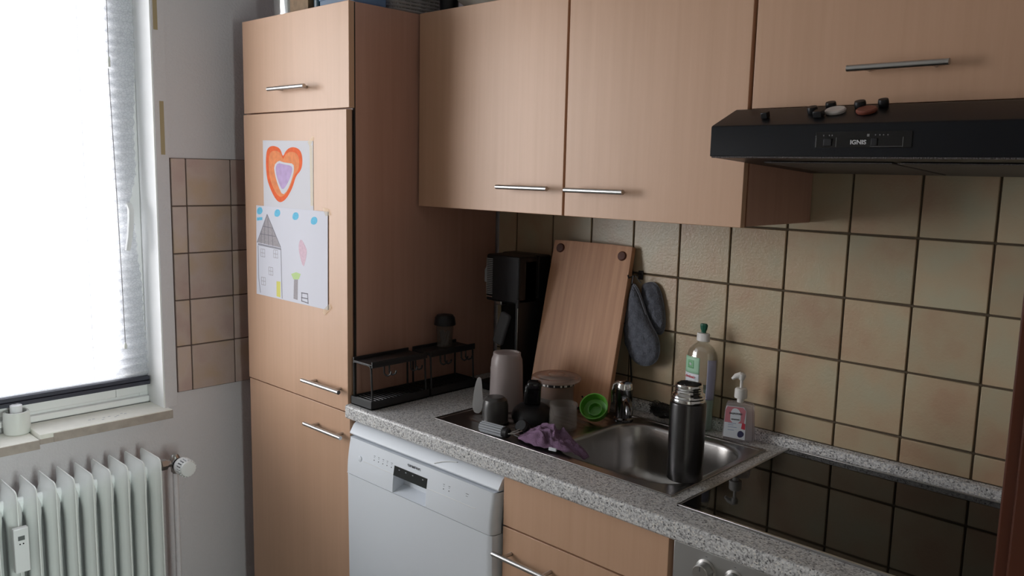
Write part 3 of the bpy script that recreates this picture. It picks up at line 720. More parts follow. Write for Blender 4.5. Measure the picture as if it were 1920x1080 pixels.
obj('button_print', b, 'ink', pan, world=True)
obj('door', bulge(B(), .13, .7075, -.6045, -.598), 'appl', dw, 30, world=True)

# ------------------------------------------------------------ base unit and oven
bc = thing('base_cabinet', 'beech base cabinet under the sink with a bar-handled door', 'cabinet', (1.515, -.3, 0))
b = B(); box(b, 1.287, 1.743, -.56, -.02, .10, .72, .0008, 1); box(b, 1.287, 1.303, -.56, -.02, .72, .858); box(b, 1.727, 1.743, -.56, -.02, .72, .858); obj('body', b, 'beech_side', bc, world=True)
wbox('plinth', 'dark', bc, 1.29, 1.74, -.52, -.05, 0, .0995)
wbox('drawer_front', 'beech', bc, 1.289, 1.741, -.580, -.5605, .7365, .857, bev=.0012)
dd = wbox('door', 'beech', bc, 1.289, 1.741, -.580, -.5605, .115, .7325, bev=.0012)
bar_handle(dd, 1.287, 1.472, -.612, .673, -.580)
ov = thing('oven', 'built-in stainless steel oven with round control knobs below the hob', 'oven', (2.05, -.3, 0))
wbox('body', 'dark', ov, 1.752, 2.335, -.56, -.04, .10, .857)
wbox('control_panel', 'oven_steel', ov, 1.754, 2.333, -.582, -.5605, .745, .856, bev=.0015)
for i, x in enumerate((1.826, 1.886, 2.16, 2.22)):
    b = B(); lathe(b, [(0, 0), (.0215, 0), (.0215, .0015), (.0175, .003), (.0168, .022), (.0155, .0235), (0, .0235)], 36, xf((x, -.582, .818), rx=PI / 2)); k = obj('knob', b, 'steel', ov, world=True)
    wbox('knob_mark', 'ink', k, x - .0008, x + .0008, -.6062, -.6054, .824, .8325)
    wbox('dial_mark', 'ink', ov, x - .002, x + .002, -.5823, -.5819, .8445, .8455)
wbox('oven_door', 'gloss', ov, 1.754, 2.333, -.582, -.5605, .20, .741, bev=.002)
b = B(); tube(b, [(1.80, -.625, .70), (2.29, -.625, .70)], .009, 14); tube(b, [(1.85, -.625, .70), (1.85, -.582, .70)], .006, 10); tube(b, [(2.24, -.625, .70), (2.24, -.582, .70)], .006, 10); obj('door_handle', b, 'steel', ov, world=True)

# ------------------------------------------------------------ range hood
hd_ = thing('range_hood', 'black flat range hood below the short wall cabinet', 'range hood', (2.03, -.25, 1.57))
b = B(); prism(b, [(-.490, 1.5985), (-.490, 1.6535), (-.487, 1.6560), (-.402, 1.6905), (-.396, 1.6925), (-.012, 1.6925), (-.012, 1.573), (-.030, 1.572), (-.465, 1.5955)], 'x', 1.7325, 2.3325)
bmesh.ops.bevel(b, geom=[e for e in b.edges if abs(e.verts[0].co.x - e.verts[1].co.x) > .3], offset=.0008, segments=1, affect='EDGES')
hood = obj('hood_body', b, 'hood', hd_, world=True)
for i in range(2):
    b = B(); x0 = 1.80 + .25 * i; prism(b, [(-.40, 1.5905), (-.40, 1.5885), (-.09, 1.5720), (-.09, 1.5740)], 'x', x0, x0 + .24); obj('grease_filter', b, 'filter', hd_, world=True)
wbox('front_lip', 'filter', hd_, 1.735, 2.330, -.4885, -.481, 1.5955, 1.5983)
cpn = wbox('switch_panel', 'gloss', hd_, 1.940, 2.100, -.4915, -.4902, 1.6135, 1.641, bev=.0004)
b = B()
for x in (1.9405, 1.976, 2.086): box(b, x, x + .0007, -.4920, -.4914, 1.615, 1.631)
box(b, 2.034, 2.087, -.4920, -.4914, 1.6155, 1.6160)
for x in (1.953, 1.963, 1.968, 2.041, 2.048, 2.054, 2.061): box(b, x, x + .0018, -.4920, -.4914, 1.6335, 1.6358)
box(b, 2.028, 2.032, -.4920, -.4914, 1.632, 1.6365)
obj('panel_print', b, 'hoodprint', cpn, world=True)
for x0, x1 in ((1.955, 1.969), (2.036, 2.046)): wbox('switch', 'black', cpn, x0, x1, -.4945, -.4914, 1.617, 1.629, bev=.0008)
text('brand_lettering', 'IGNIS', .0098, 'logo', cpn, (2.0140, -.4920, 1.6225), xs=1.12, bold=.0003)

# magnets lying on the sloped front of the hood
def on_slope(x, t):  # t 0..1 up the slope
    return Vector((x, -.487 + .085 * t, 1.656 + .0345 * t))
slope = math.atan2(.0345, .085)
def magnet(label, x, t, r_, h_, m, square=False):
    b = B()
    if square: box(b, -r_, r_, -r_, r_, 0, h_, .0015)
    else: lathe(b, [(0, 0), (r_ * .92, 0), (r_, h_ * .3), (r_, h_ * .7), (r_ * .9, h_), (0, h_ * 1.05)], 28)
    o = tag(obj('magnet', b, m), label, 'magnet'); o.location = on_slope(x, t) + Vector((0, -math.sin(slope), math.cos(slope))) * .0006; o.rotation_euler = (slope, 0, 0); return o
magnet('small black block magnet, alone near the corner of the range hood', 1.824, .40, .0065, .012, 'black', True)
magnet('black round magnet beside the white magnet, nearer the hood corner', 1.906, .62, .0095, .012, 'black')
magnet('black round magnet directly behind the white magnet', 1.930, .88, .0095, .012, 'black')
magnet('white round magnet among the black ones on the hood', 1.948, .62, .0180, .007, 'mwhite')
magnet('black block magnet in front of the white magnet', 1.927, .38, .0080, .012, 'black', True)
magnet('black round magnet touching the red magnet on the side of the white one', 1.984, .84, .0100, .013, 'black')
magnet('reddish round magnet with pale rim on the hood', 2.004, .58, .0175, .007, 'mred')
magnet('black round magnet beyond the red magnet, farthest from the lone block magnet', 2.022, .90, .0090, .013, 'black')

# ------------------------------------------------------------ things on top of the cabinets
p = thing('cooking_pot', 'shiny steel pot on top of the tall cabinet beside the patterned box', 'pot', (.255, -.44, 2.001))
obj('pot', lathe(B(), [(0, 0), (.085, 0), (.092, .004), (.093, .13), (.096, .132), (.096, .135), (.088, .135), (.087, .01), (0, .008)], 40), 'chrome', p)
b = B(); tube(b, [(.092, .02, .10), (.12, .02, .102), (.12, -.02, .102), (.092, -.02, .10)], .005, 8); obj('handle', b, 'chrome', p)
b = box(B(), -.048, .048, -.04, .04, 0, .16, .002); tag(obj('food_box', b, 'cardboard'), 'brown patterned box beside the steel pot on the tall cabinet', 'box').location = (.405, -.515, 2.001)
b = lathe(B(), [(0, 0), (.018, 0), (.019, .003), (.019, .12), (.008, .15), (.008, .17), (0, .17)], 24); tag(obj('bottle', b, 'teal'), 'dark teal bottle between the brown box and the blue plastic box', 'bottle').location = (.479, -.53, 2.001)
p = thing('storage_box', 'blue translucent plastic box at the front corner of the tall cabinet top', 'box', (.588, -.498, 2.001))
obj('tub', box(B(), -.082, .082, -.055, .055, 0, .12, .006), 'bluebox', p)
obj('lid', box(B(), -.087, .087, -.06, .06, .1205, .132, .003), 'bluebox', p)
b = B()
for z in (.02, .035): box(b, .082, .0845, -.05, .05, z, z + .004, .001)
for z in (.02, .035): box(b, -.08, .08, -.0575, -.055, z, z + .004, .001)
obj('rib', b, 'bluebox', p)
b = B(); W_, D_, H_ = .075, .095, .12
for k in range(12):
    z = .004 + k * .01; s = 1 + .05 * k / 12
    pts = [(W_ * s * math.copysign(abs(math.cos(a)) ** .4, math.cos(a)), D_ * s * math.copysign(abs(math.sin(a)) ** .4, math.sin(a)), z) for a in [2 * PI * i / 40 for i in range(40)]]
    tube(b, pts, .0042, 6, True)
for i in range(40):
    a = 2 * PI * (i + .5) / 40; f = lambda s: (W_ * s * math.copysign(abs(math.cos(a)) ** .4, math.cos(a)), D_ * s * math.copysign(abs(math.sin(a)) ** .4, math.sin(a)))
    tube(b, [(*f(1.0), .002), (*f(1.05), .118)], .003, 5)
box(b, -W_ * .9, W_ * .9, -D_ * .9, D_ * .9, .001, .006)
tag(obj('basket', b, 'wicker'), 'grey woven basket on the tall cabinet behind the blue box', 'basket').location = (.60, -.33, 2.001)
b = lathe(B(), [(0, 0), (.026, 0), (.027, .002), (.027, .09), (.025, .093), (0, .093)], 28); tag(obj('tin', b, 'black'), 'dark tin on the wall cabinet between the basket and the cream bag', 'tin').location = (.730, -.265, 2.001)
b = B(); bmesh.ops.create_icosphere(b, subdivisions=4, radius=1)
for v in b.verts:
    n_ = noise.noise(v.co * 2.2) * .16 + noise.noise(v.co * 6) * .05
    v.co = Vector((v.co.x * .12 * (1 + n_), v.co.y * .06 * (1 + n_), max(-.0545, v.co.z * .06 * (1 + n_))))
tag(obj('bag', b, 'bag', None, 80), 'crumpled cream bag lying on top of the wall cabinet', 'bag').location = (.885, -.245, 2.056)

# ------------------------------------------------------------ spice rack by the tall cabinet
rk = thing('spice_rack', 'long black two-tier metal rack with hooks against the tall cabinet side', 'rack', (.735, -.35, .90))
rx0, rx1 = .688, .783
def rack_unit(ya, yb):
    b = B(); box(b, rx0, rx1, ya, yb, .9015, .906, .001)
    for a in ((rx0, rx0 + .003, ya, yb), (rx1 - .003, rx1, ya, yb), (rx0, rx1, ya, ya + .003), (rx0, rx1, yb - .003, yb)): box(b, *a, .9015, .926, .001)
    n_ = int((yb - ya) / .012)
    for i in range(1, n_): y = ya + (yb - ya) * i / n_; tube(b, [(rx0 + .004, y, .922), (rx1 - .004, y, .922)], .0016, 5)
    tube(b, [(rx0 + .03, ya + .003, .919), (rx0 + .03, yb - .003, .919)], .0016, 5); tube(b, [(rx1 - .03, ya + .003, .919), (rx1 - .03, yb - .003, .919)], .0016, 5)
    obj('tray', b, 'mesh', rk, world=True)
    b = B(); box(b, rx0 + .002, rx1 - .004, ya + .006, yb - .006, 1.0245, 1.0275, .001)
    for x in (rx0 + .002, rx1 - .008): box(b, x, x + .004, ya + .006, yb - .006, 1.018, 1.036, .001)
    obj('shelf', b, 'mesh', rk, world=True)
    for y in (ya + .008, yb - .010):
        b = B()
        pts = [(rx0 + .006, y, .906), (rx0 + .004, y, 1.018), (rx0 + .007, y, 1.0225), (rx0 + .014, y, 1.0235), (rx1 - .022, y, 1.0235), (rx1 - .015, y, 1.0215), (rx1 - .011, y, 1.014), (rx1 - .005, y, .906)]
        tube(b, pts, .0028, 8); obj('leg', b, 'mesh', rk, world=True)
    for k in range(2):
        y = ya + (yb - ya) * (.28 + .45 * k)
        for dy in (-.008, .010):
            b = B(); tube(b, [(rx1 - .010, y + dy, 1.026), (rx1 - .009, y + dy, .998), (rx1 - .007, y + dy + .002, .993), (rx1 - .002, y + dy + .006, .990), (rx1 + .006, y + dy + .010, .995), (rx1 + .008, y + dy + .011, 1.004)], .0024, 6); obj('hook', b, 'mesh', rk, world=True)
rack_unit(-.582, -.372); rack_unit(-.368, -.180)
j = thing('lidded_jar', 'small glass jar with a wide black lid standing on the black rack', 'jar', (.735, -.272, 1.0285))
obj('glass_body', lathe(B(), [(0, 0), (.020, 0), (.023, .003), (.024, .03), (.026, .06), (.026, .069), (.024, .069), (.0225, .03), (.021, .005), (0, .004)], 32), 'jarglass', j)
obj('lid', lathe(B(), [(0, .0695), (.032, .0695), (.033, .072), (.030, .092), (.024, .100), (.010, .1025), (0, .103)], 32), 'black', j)
b = B()
for i in range(7):
    a = i * 2.4; tube(b, [(.010 * math.cos(a), .010 * math.sin(a), .006), (.014 * math.cos(a + 1), .014 * math.sin(a + 1), .05)], .003, 6)
obj('contents', b, 'smoke', j)

# ------------------------------------------------------------ coffee machine
cm = thing('coffee_machine', 'slim black coffee machine in the corner behind the drainer', 'coffee machine', (.87, -.11, .90))
cx0, cx1, cy0, cy1 = .795, .948, -.178, -.035
b = B(); box(b, cx0, cx1, -.095, cy1, .9015, 1.315, .006); box(b, cx0, cx1, cy0 - .015, -.09, .9015, .925, .005); box(b, cx1 - .012, cx1, cy0, -.09, .92, 1.19, .002); obj('housing', b, 'black', cm, world=True)
b = B(); box(b, cx0 + .018, cx1, cy0, -.094, 1.175, 1.315, .006); box(b, cx0, cx1 + .0, cy0 + .02, -.094, 1.17, 1.309, .01); head = obj('brew_head', b, 'black', cm, world=True)
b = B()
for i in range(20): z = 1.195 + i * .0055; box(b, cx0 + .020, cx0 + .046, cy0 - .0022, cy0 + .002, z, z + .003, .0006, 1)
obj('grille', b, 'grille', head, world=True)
wbox('chrome_band', 'chrome', head, cx0 + .018, cx0 + .048, cy0 - .003, cy0 + .001, 1.186, 1.1895, bev=.0006)
b = B(); box(b, cx0 + .05, cx0 + .075, cy0 + .01, cy0 + .035, 1.163, 1.176, .003); obj('nozzle', b, 'steel', head, world=True)
b = B(); tube(b, [(cx1 - .001, cy0 - .001, 1.165), (cx1 - .001, cy0 - .001, .985)], .0009, 6); obj('trim_line', b, 'steel', cm, world=True)
b = B(); tube(b, [(cx0 - .002, cy0 + .04, 1.285), (cx0 - .010, cy0 + .03, 1.26), (cx0 - .008, cy0 + .028, 1.225)], .006, 8); obj('side_lever', b, 'greyrib', cm, world=True)
b = B(); box(b, -.019, .019, -.009, .009, -.10, 0, .007, 3, xf((.890, cy0 + .012, 1.142), ry=.30, rx=-.05)); obj('tilted_filter_arm', b, 'smoke', cm, world=True)

# ------------------------------------------------------------ cutting board
cb = thing('cutting_board', 'tall bamboo cutting board leaning on the wall tiles', 'cutting board', (1.112, -.145, .9075))
cb.rotation_euler = (-math.radians(13.2), math.radians(0.6), math.radians(6.5))
b = B(); prism(b, smooth_poly([(-.132, .0), (-.1325, .006), (-.1325, .462), (-.127, .468), (.127, .468), (.1325, .462), (.1325, .006), (.132, 0)], 1), 'y', -.0, .019)
bmesh.ops.bevel(b, geom=[e for e in b.edges if abs(e.verts[0].co.y - e.verts[1].co.y) < 1e-6], offset=.0015, segments=2, affect='EDGES')
obj('plank', b, 'board', cb)
for x, z in ((-.106, .444), (.102, .438)):
    b = B(); lathe(b, [(0, 0), (.0135, 0), (.0135, .0015), (.011, .004), (0, .0045)], 24, xf((x, -.0003, z), rx=PI / 2)); obj('rubber_foot', b, 'boardend', cb)
b = B(); lathe(b, [(0, 0), (.003, 0), (.003, .001), (0, .001)], 12, xf((.05, -.0002, .03), rx=PI / 2)); obj('screw', b, 'black', cb)

# ------------------------------------------------------------ oven mitts
FR = [(1.254, 1.263), (1.275, 1.235), (1.298, 1.18), (1.319, 1.147), (1.338, 1.126), (1.347, 1.091), (1.341, 1.06), (1.321, 1.041), (1.289, 1.034), (1.259, 1.046), (1.247, 1.065), (1.231, 1.091), (1.227, 1.134), (1.235, 1.2), (1.245, 1.247)]
BK = [(1.26, 1.253), (1.281, 1.264), (1.303, 1.267), (1.321, 1.251), (1.334, 1.216), (1.342, 1.178), (1.343, 1.142), (1.33, 1.122), (1.31, 1.134), (1.291, 1.159), (1.27, 1.202)]
def mitt(pts, y, th, label, strap):
    t = thing('oven_mitt', label, 'oven mitt', (pts[0][0], y, pts[0][1]), group='grey oven mitts hanging on the tiles')
    sp = smooth_poly(pts, 2); b = pillow(B(), sp, th, y, 16)
    for v in b.verts:
        cell = abs(math.sin((v.co.x + v.co.z) * 75)) * abs(math.sin((v.co.x - v.co.z) * 75)); v.co.y -= .0045 * cell
    obj('quilted_body', b, 'mitt', t, 60, world=True)
    b = B(); tube(b, [(x, y - th * .3, z) for x, z in sp], .0022, 6, True); obj('piping', b, 'mitt_edge', t, world=True)
    if strap: b = B(); tube(b, strap, .0016, 6); obj('seam', b, 'mitt_edge', t, world=True)
mitt(BK, -.006, .016, 'grey quilted oven mitt, the shorter one hanging behind the other', None)
mitt(FR, -.030, .020, 'grey quilted oven mitt, the longer one in front with round bottom', [(1.262, -.052, 1.262), (1.285, -.056, 1.235), (1.306, -.050, 1.182)])
hk = thing('wall_hook', 'small dark hook on the tiles holding the oven mitts', 'hook', (1.262, -.004, 1.29))
b = B(); tube(b, [(1.262, -.004, 1.29), (1.262, -.03, 1.288), (1.262, -.062, 1.284), (1.262, -.066, 1.292)], .0022, 8); box(b, 1.254, 1.270, -.006, -.0035, 1.275, 1.30, .001); bmesh.ops.translate(b, vec=(-.010, 0, -.006), verts=b.verts); obj('hook_body', b, 'mesh', hk, world=True)
b = B(); tube(b, [(1.258, -.05, 1.284), (1.256, -.05, 1.262)], .0014, 6); tube(b, [(1.266, -.05, 1.284), (1.264, -.02, 1.262)], .0014, 6); obj('loop', b, 'mitt_edge', hk, world=True)
b = B(); tube(b, [(1.232, -.012, 1.12), (1.231, -.010, 1.06), (1.238, -.008, .98), (1.246, -.022, .929), (1.25, -.03, .9035), (1.262, -.05, .9035)], .0022, 8)
tag(obj('power_cord', b, 'black'), 'thin black cord running down the tiles beside the faucet', 'cord')

# ------------------------------------------------------------ dishes on the drainer
ZD = .9045
def at(o, x, y, z=ZD, rz=0): o.location = (x, y, z); o.rotation_euler[2] = rz; return o
t = tag(obj('frosted_cup', lathe(B(), [(.0480, 0), (.0470, .03), (.0445, .12), (.0430, .138), (.0385, .149), (.0385, .157), (.034, .158), (.033, .152), (0, .150), (0, .148), (.036, .147), (.041, .136), (.0425, .12), (.0450, .03), (.0460, 0)], 48), 'frost'), 'tall pinkish frosted plastic beaker upside down on the drainer', 'cup'); t.location = (1.012, -.288, ZD)
t = thing('plastic_spatula', 'narrow milky plastic scraper standing upright beside the frosted beaker', 'spatula', (1.000, -.388, ZD))
b = B(); prism(b, smooth_poly([(-.017, 0), (-.012, .075), (-.006, .098), (.0, .101), (.006, .094), (.017, 0)], 2), 'y', -.0022, .0022); o = obj('blade', b, 'frost2', t); t.rotation_euler = (-.05, .04, .6)
t = tag(obj('black_cup', lathe(B(), [(.0345, 0), (.0345, .02), (.034, .045), (.0305, .060), (.022, .0675), (0, .069), (0, .066), (.021, .0645), (.0285, .058), (.0315, .045), (.0325, 0)], 40), mat('dark satin plastic', (.045, .043, .042), .28)), 'small dark grey cup upside down at the front of the drainer', 'cup'); t.location = (1.085, -.405, ZD)
# black filter holder, bowl down with upright handle
t = thing('filter_holder', 'black plastic filter holder with upright handle in the middle of the drainer', 'filter holder', (1.143, -.322, ZD + .007))
b = lathe(B(), [(.0555, 0), (.0565, .003), (.0565, .008), (.052, .020), (.040, .031), (.022, .037), (0, .038), (0, .035), (.021, .034), (.038, .028), (.049, .018), (.0545, .007), (.0545, 0)], 40)
obj('bowl', b, 'black', t)
b = B(); box(b, -.024, .020, -.012, .012, .034, .092, .009, 3); box(b, -.018, .021, -.015, .015, .078, .104, .010, 3); obj('handle', b, 'gloss', t); t.rotation_euler = (.10, .02, .7)
# grip utensil
t = thing('ribbed_peeler', 'utensil with a ribbed grey grip and black round head lying by the sink edge', 'utensil', (1.166, -.486, ZD + .0135)); t.rotation_euler = (0, .02, .14)
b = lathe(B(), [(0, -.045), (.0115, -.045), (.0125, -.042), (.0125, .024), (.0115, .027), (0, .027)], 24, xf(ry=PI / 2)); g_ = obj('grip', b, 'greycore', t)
b = B()
for k in range(12): a = 2 * PI * k / 12; tube(b, [(-.0435, .0120 * math.cos(a), .0120 * math.sin(a)), (.025, .0120 * math.cos(a), .0120 * math.sin(a))], .0024, 6)
obj('grip_rib', b, 'greyrib', g_)
b = lathe(B(), [(0, 0), (.0128, 0), (.0128, .012), (.009, .016), (0, .016)], 20, xf((.0272, 0, 0), ry=PI / 2)); obj('collar', b, 'black', t)
b = B(); tube(b, [(.042, .005, 0), (.052, .012, .004), (.058, .025, .008)], .0018, 6); tube(b, [(.042, -.005, 0), (.058, .002, .002), (.066, .022, .006)], .0018, 6); obj('prong', b, 'steel', t)
b = lathe(B(), [(0, -.014), (.014, -.014), (.018, -.008), (.018, .010), (.014, .014), (0, .014)], 28, xf((.056, .040, .008), rx=.9)); obj('head', b, 'black', t)
# big glass jar with wide glass lid
t = thing('glass_canister', 'large clear glass canister with a wide glass lid in front of the cutting board', 'jar', (1.130, -.212, ZD))
obj('canister_wall', lathe(B(), [(0, 0), (.046, 0), (.050, .003), (.0505, .085), (.049, .088), (.0475, .085), (.047, .006), (0, .004)], 48), 'jarglass', t)
obj('seal_band', lathe(B(), [(.0480, .078), (.0518, .078), (.0518, .086), (.0480, .086)], 48), 'black', t)
b = B()
for k in range(26):
    a = 2 * PI * k / 26 + .13 * math.sin(k * 5); w = .0018 + .0012 * math.sin(k * 3.3)
    box(b, .0518, .0523, -w, w, .0790, .0855, 0, 1, Matrix.Rotation(a, 4, 'Z'))
obj('band_print', b, 'capw', t)
obj('glass_lid', lathe(B(), [(0, .094), (.020, .094), (.024, .090), (.048, .088), (.066, .0885), (.069, .092), (.069, .097), (.065, .1005), (.055, .101), (.050, .105), (.030, .107), (.024, .104), (.020, .108), (.010, .109), (0, .109)], 56), 'lidglass', t)
# small jar
t = tag(obj('glass_jar', lathe(B(), [(0, 0), (.032, 0), (.036, .004), (.036, .048), (.034, .055), (.0365, .058), (.037, .064), (.0355, .067), (.0335, .064), (.0325, .056), (.0335, .048), (.0335, .008), (0, .005)], 48), 'jarglass'), 'small open clear glass jar beside the green citrus squeezer', 'jar'); t.location = (1.246, -.318, ZD)
# green squeezer
t = tag(obj('citrus_squeezer', lathe(B(), [(0, -.020), (.024, -.020), (.028, -.016), (.034, -.004), (.0365, .016), (.038, .018), (.038, .021), (.0355, .021), (.034, .016), (.031, .0), (.022, -.004), (.019, -.004), (.019, .004), (.017, .004), (.016, -.012), (0, -.014)], 44), 'greenp'), 'bright green plastic citrus squeezer bowl tipped on its side by the faucet', 'squeezer'); t.location = (1.268, -.212, ZD + .0335); t.rotation_euler = (math.radians(48), math.radians(-8), math.radians(28))
# purple cloth
b = B(); N_ = 110; g = []
for i in range(N_ + 1):
    row = []
    for jx in range(N_ + 1):
        u, v = i / N_, jx / N_
        ang = 2 * PI * u; rad = v
        R0 = 1 + .10 * math.sin(2 * ang + .7) + .07 * math.sin(3 * ang + 2) + .05 * math.sin(7 * ang)
        x = 1.312 + math.cos(ang) * .086 * R0 * rad; y = -.432 + math.sin(ang) * .054 * R0 * rad
        P = Vector((x * 14 + y * 9, y * 34 - x * 6, 1.3)); w = noise.noise(Vector((x * 22, y * 22, 5))) * .9
        r1 = 1 - abs(noise.noise(P + Vector((w, w, 0)))) * 2.2; r2 = 1 - abs(noise.noise(P * 2.1 + Vector((7, w, 2)))) * 2.2
        h = max(0, r1) * .017 + max(0, r2) * .009
        fall = (1 - rad ** 3); z = ZD + .0025 + (.006 + h + .012 * max(0, 1 - ((x - 1.285) / .06) ** 2 - ((y + .415) / .06) ** 2)) * max(0, fall) ** .6 + .003 * abs(math.sin(9 * ang)) * rad
        inb = min(1, max(0, (x - bx0 - .012) / .03)) * min(1, max(0, (y - by0 - .006) / .02)) * min(1, rad * 1.3)
        z -= inb * .016
        y = max(y, -.490)
        row.append(b.verts.new((x, y, z)))
    g.append(row)
for i in range(N_):
    for jx in range(N_):
        try: b.faces.new((g[i][jx], g[i + 1][jx], g[i + 1][jx + 1], g[i][jx + 1]))
        except ValueError: pass
bmesh.ops.remove_doubles(b, verts=b.verts[:], dist=1e-5); bmesh.ops.recalc_face_normals(b, faces=b.faces[:])
t = thing('cleaning_cloth', 'crumpled purple microfibre cloth on the front rim of the sink', 'cloth', (1.318, -.418, ZD))
o = obj('crumpled_fabric', b, 'purple', t, 80, world=True); sm = o.modifiers.new('s', 'SOLIDIFY'); sm.thickness = .002; sm.offset = 0
b = B(); tube(b, [(1.236, -.468, .910), (1.222, -.478, .916), (1.214, -.470, .920), (1.222, -.452, .920), (1.245, -.445, .912)], .0011, 6); obj('hang_loop', b, 'greyrib', t, world=True)
b = B(); box(b, -.010, .010, -.002, .002, 0, .008, .0008, 1, xf((1.352, -.482, .909), rz=.25)); obj('care_label', b, 'label_w', t, world=True)
# thermos
t = thing('thermos_flask', 'dark metallic vacuum flask without lid standing on the sink corner', 'thermos', (1.6555, -.392, ZD))
obj('flask_body', lathe(B(), [(0, 0), (.0375, 0), (.039, .002), (.039, .168), (.0385, .172), (.036, .174), (0, .174)], 48), 'thermos', t)
obj('steel_neck', lathe(B(), [(0, .1742), (.0355, .1742), (.0362, .178), (.0350, .181), (.0360, .184), (.0345, .187), (.0350, .190), (.0300, .194), (.0305, .197), (.0290, .199), (.0302, .202), (.0288, .204), (.0300, .207), (.0290, .2115), (.0275, .2125), (.0262, .211), (.0262, .18), (0, .178)], 48), 'chrome', t)
obj('neck_shade', lathe(B(), [(0, .190), (.0255, .190), (.0255, .192), (0, .192)], 32), 'black', t)  # black disc stands in for the darkness inside the open neck
# dish soap bottle
t = thing('dish_soap_bottle', 'clear washing-up liquid bottle with dark green cap by the tiles', 'bottle', (1.487, -.052, .9040)); t.scale = (1, .62, 1)
prof = [(0, 0), (.034, 0), (.038, .004), (.0385, .05), (.0415, .11), (.0435, .150), (.0435, .186), (.040, .205), (.030, .220), (.019, .228), (.0155, .230), (.0155, .233)]
obj('bottle_wall', lathe(B(), prof + [(.0145, .233), (.0145, .229), (.018, .226), (.0285, .2185), (.0385, .204), (.042, .186), (.042, .150), (.040, .11), (.037, .05), (.0365, .006), (0, .003)], 40), 'soapglass', t)
obj('soap_liquid', lathe(B(), [(0, .0035), (.0355, .0045), (.0355, .05), (.0380, .085), (.0385, .112), (0, .112)], 40), 'soapgreen', t)
obj('cap', lathe(B(), [(0, .2335), (.0175, .2335), (.0185, .235), (.0180, .252), (.0165, .254), (.009, .255), (0, .255)], 32), 'capw', t)
b = lathe(B(), [(0, .2555), (.007, .2555), (.007, .260), (.0095, .264), (.0115, .275), (.009, .279), (0, .277)], 8); obj('push_top', b, 'capg', t)
def wrap(name, z0, z1, a0, a1, m, r_=.0442, parent=t):
    rad = lambda z: .0385 + (.0435 - .0385) * min(1, max(0, (z - .05) / .10)) + .0006 if z < .15 else .0441 - max(0, z - .186) * .12
    b = B(); n_ = 14; K = 6; gr = [[b.verts.new((rad(z0 + (z1 - z0) * j / K) * math.cos(a0 + (a1 - a0) * i / n_), rad(z0 + (z1 - z0) * j / K) * math.sin(a0 + (a1 - a0) * i / n_), z0 + (z1 - z0) * j / K)) for j in range(K + 1)] for i in range(n_ + 1)]
    for i in range(n_):
        for j in range(K): b.faces.new((gr[i][j], gr[i + 1][j], gr[i + 1][j + 1], gr[i][j + 1]))
    o = obj(name, b, m, parent); s = o.modifiers.new('s', 'SOLIDIFY'); s.thickness = .0004; s.offset = 1; return o
A0, A1 = math.radians(205), math.radians(282)
wrap('label_panel', .150, .193, A0, A1, 'label_lg'); wrap('label_white_panel', .085, .1495, A0, A1, 'label_w'); lb = wrap('logo_square', .163, .184, math.radians(232), math.radians(260), 'label_g')
lb.scale = (1.012, 1.012, 1)
wrap('back_label', .085, .190, math.radians(310), math.radians(352), mat('pale back label', (.34, .34, .45), .5))
def onb(a, z, rr_): return Vector((t.location.x + rr_ * math.cos(a), t.location.y + .62 * rr_ * math.sin(a), t.location.z + z))
am = math.radians(246)
def btext(s, z, size, m, parent, a=am, rr_=.0465, tilt=0):
    c = text('label_lettering', s, size, m, parent, (0, 0, 0), bold=.0002)
    c.location = (rr_ * math.cos(a), rr_ * math.sin(a), z); c.rotation_euler = (PI / 2, tilt, a + PI / 2); return c
btext('denkmit', .1405, .0105, 'label_r', t, rr_=.0446); btext('Spülmittel', .124, .0070, 'label_b', t, rr_=.0440); btext('Original', .114, .0065, 'label_b', t, rr_=.0434); btext('fit', .1735, .010, 'label_w', t, rr_=.0456)
# hand soap
t = thing('hand_soap_dispenser', 'flat clear pump bottle of hand soap with pink label by the tiles', 'soap dispenser', (1.606, -.060, .9045)); t.rotation_euler = (0, 0, .40); t.scale = (1.06, 1, 1.10)
hsx = [(-.036, 0), (.036, 0), (.037, .004), (.033, .078), (.028, .088), (-.028, .088), (-.033, .078), (-.037, .004)]
b = B(); prism(b, smooth_poly(hsx, 1), 'y', -.015, .015); bmesh.ops.bevel(b, geom=[e for e in b.edges if abs(e.verts[0].co.y - e.verts[1].co.y) < 1e-6], offset=.004, segments=3, affect='EDGES')
obj('bottle_wall', b, 'softclear', t)
b = B(); prism(b, [(-.034, .003), (.034, .003), (.031, .070), (-.031, .070)], 'y', -.012, .012); obj('soap_liquid', b, glassy('pale pink liquid', (1, 1, 1), .8, .1, (.86, .78, .82)), t)
def fl(name, pts, m, y0=-.0152, d=.0003, sm=0, parent=t):
    return obj(name, prism(B(), smooth_poly(pts, sm) if sm else pts, 'y', y0, y0 - d), m, parent)
fl('label_panel', [(-.034, .008), (.016, .004), (.016, .072), (.010, .080), (-.030, .080), (-.032, .072)], 'label_w')
fl('label_pink_panel', [(-.0325, .042), (.012, .042), (.015, .072), (.008, .079), (-.028, .079), (-.0315, .070)], 'label_p', -.0155)
fl('label_crest', [(-.020, .042), (.004, .042), (.004, .066), (-.004, .076), (-.014, .076), (-.020, .066)], 'label_w', -.0158, .0003, 1)
fl('berry_print', [(-.002, .012), (.004, .008), (.012, .012), (.014, .020), (.006, .026), (-.001, .022)], 'berry', -.0155, .0004, 2)
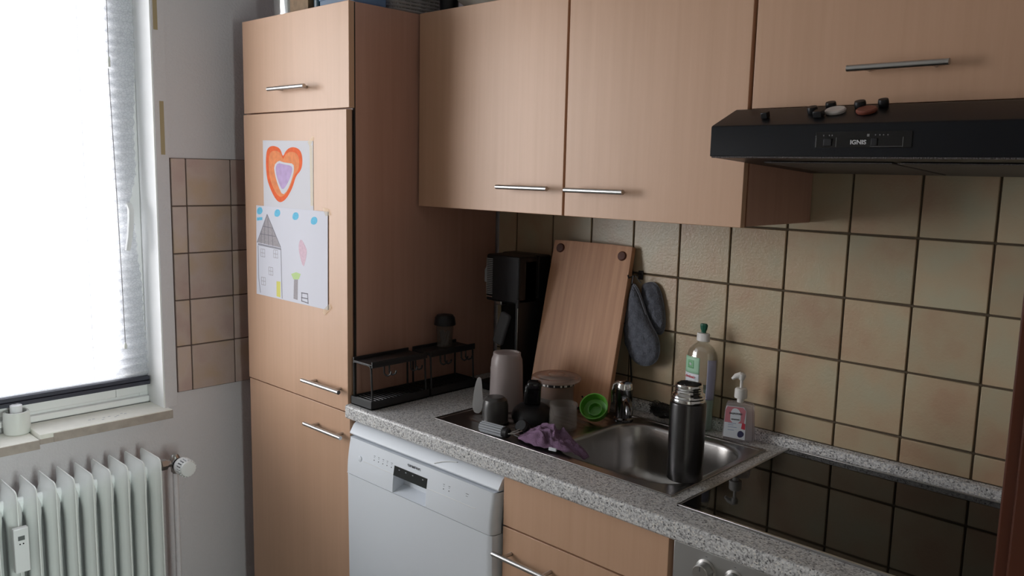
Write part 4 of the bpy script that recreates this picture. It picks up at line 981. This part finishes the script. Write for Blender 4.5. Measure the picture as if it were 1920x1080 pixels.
fl('red_print', [(.006, .030), (.015, .028), (.015, .042), (.008, .044)], 'label_r', -.0156, .0003)
c = text('label_lettering', 'SAGROTAN', .0055, 'ink', t, (0, 0, 0), bold=.0002); c.location = (-.008, -.0164, .0635)
c = text('label_lettering', 'SENSITIVE', .0042, 'ink', t, (0, 0, 0), bold=.0001); c.location = (-.008, -.0164, .050)
b = B()
for z, w in ((.040, .018), (.036, .012), (.031, .020), (.024, .014)): box(b, -.024, -.024 + w, -.0158, -.0154, z, z + .0008)
obj('small_print', b, 'label_b', t)
obj('collar', lathe(B(), [(0, .088), (.008, .088), (.008, .098), (.0145, .0985), (.015, .101), (.0145, .118), (.012, .121), (.006, .122), (0, .122)], 28), 'capw', t)
b = B(); tube(b, [(0, 0, .122), (0, 0, .142)], .0036, 10); tube(b, [(.004, 0, .147), (-.004, 0, .150), (-.014, -.001, .1475), (-.022, -.002, .140)], .006, 10, taper=[.0075, .0085, .006, .0035]); lathe(b, [(0, .140), (.006, .140), (.0095, .147), (.009, .153), (.004, .1565), (0, .157)], 20); obj('pump', b, 'capw', t)
# steel wool
b = B(); bmesh.ops.create_icosphere(b, subdivisions=4, radius=1)
for v in b.verts: v.co = Vector((v.co.x * .033, v.co.y * .019, v.co.z * .017)) * (1 + noise.noise(v.co * 3.5) * .3)
bmesh.ops.translate(b, vec=(0, 0, .021), verts=b.verts)
t = thing('scouring_pad', 'dark wiry steel scouring pad behind the sink between faucet and flask', 'scouring pad', (1.376, -.056, .9046)); obj('core', b, 'pad', t)
b = B(); random.seed(3)
for i in range(60):
    a, e, r1 = random.uniform(0, 6.28), random.uniform(-.9, 1.4), random.uniform(.8, 1.1)
    pts = []
    for k in range(9):
        a2 = a + k * .35; rr1 = r1 * (1 + .15 * math.sin(k * 1.7 + i)); pts.append((.035 * rr1 * math.cos(a2) * math.cos(e), .021 * rr1 * math.sin(a2) * math.cos(e), max(.002, .020 + .019 * rr1 * math.sin(e + .15 * k))))
    tube(b, pts, .0007, 4)
obj('wire_curls', b, 'steel' if False else 'pad', t)
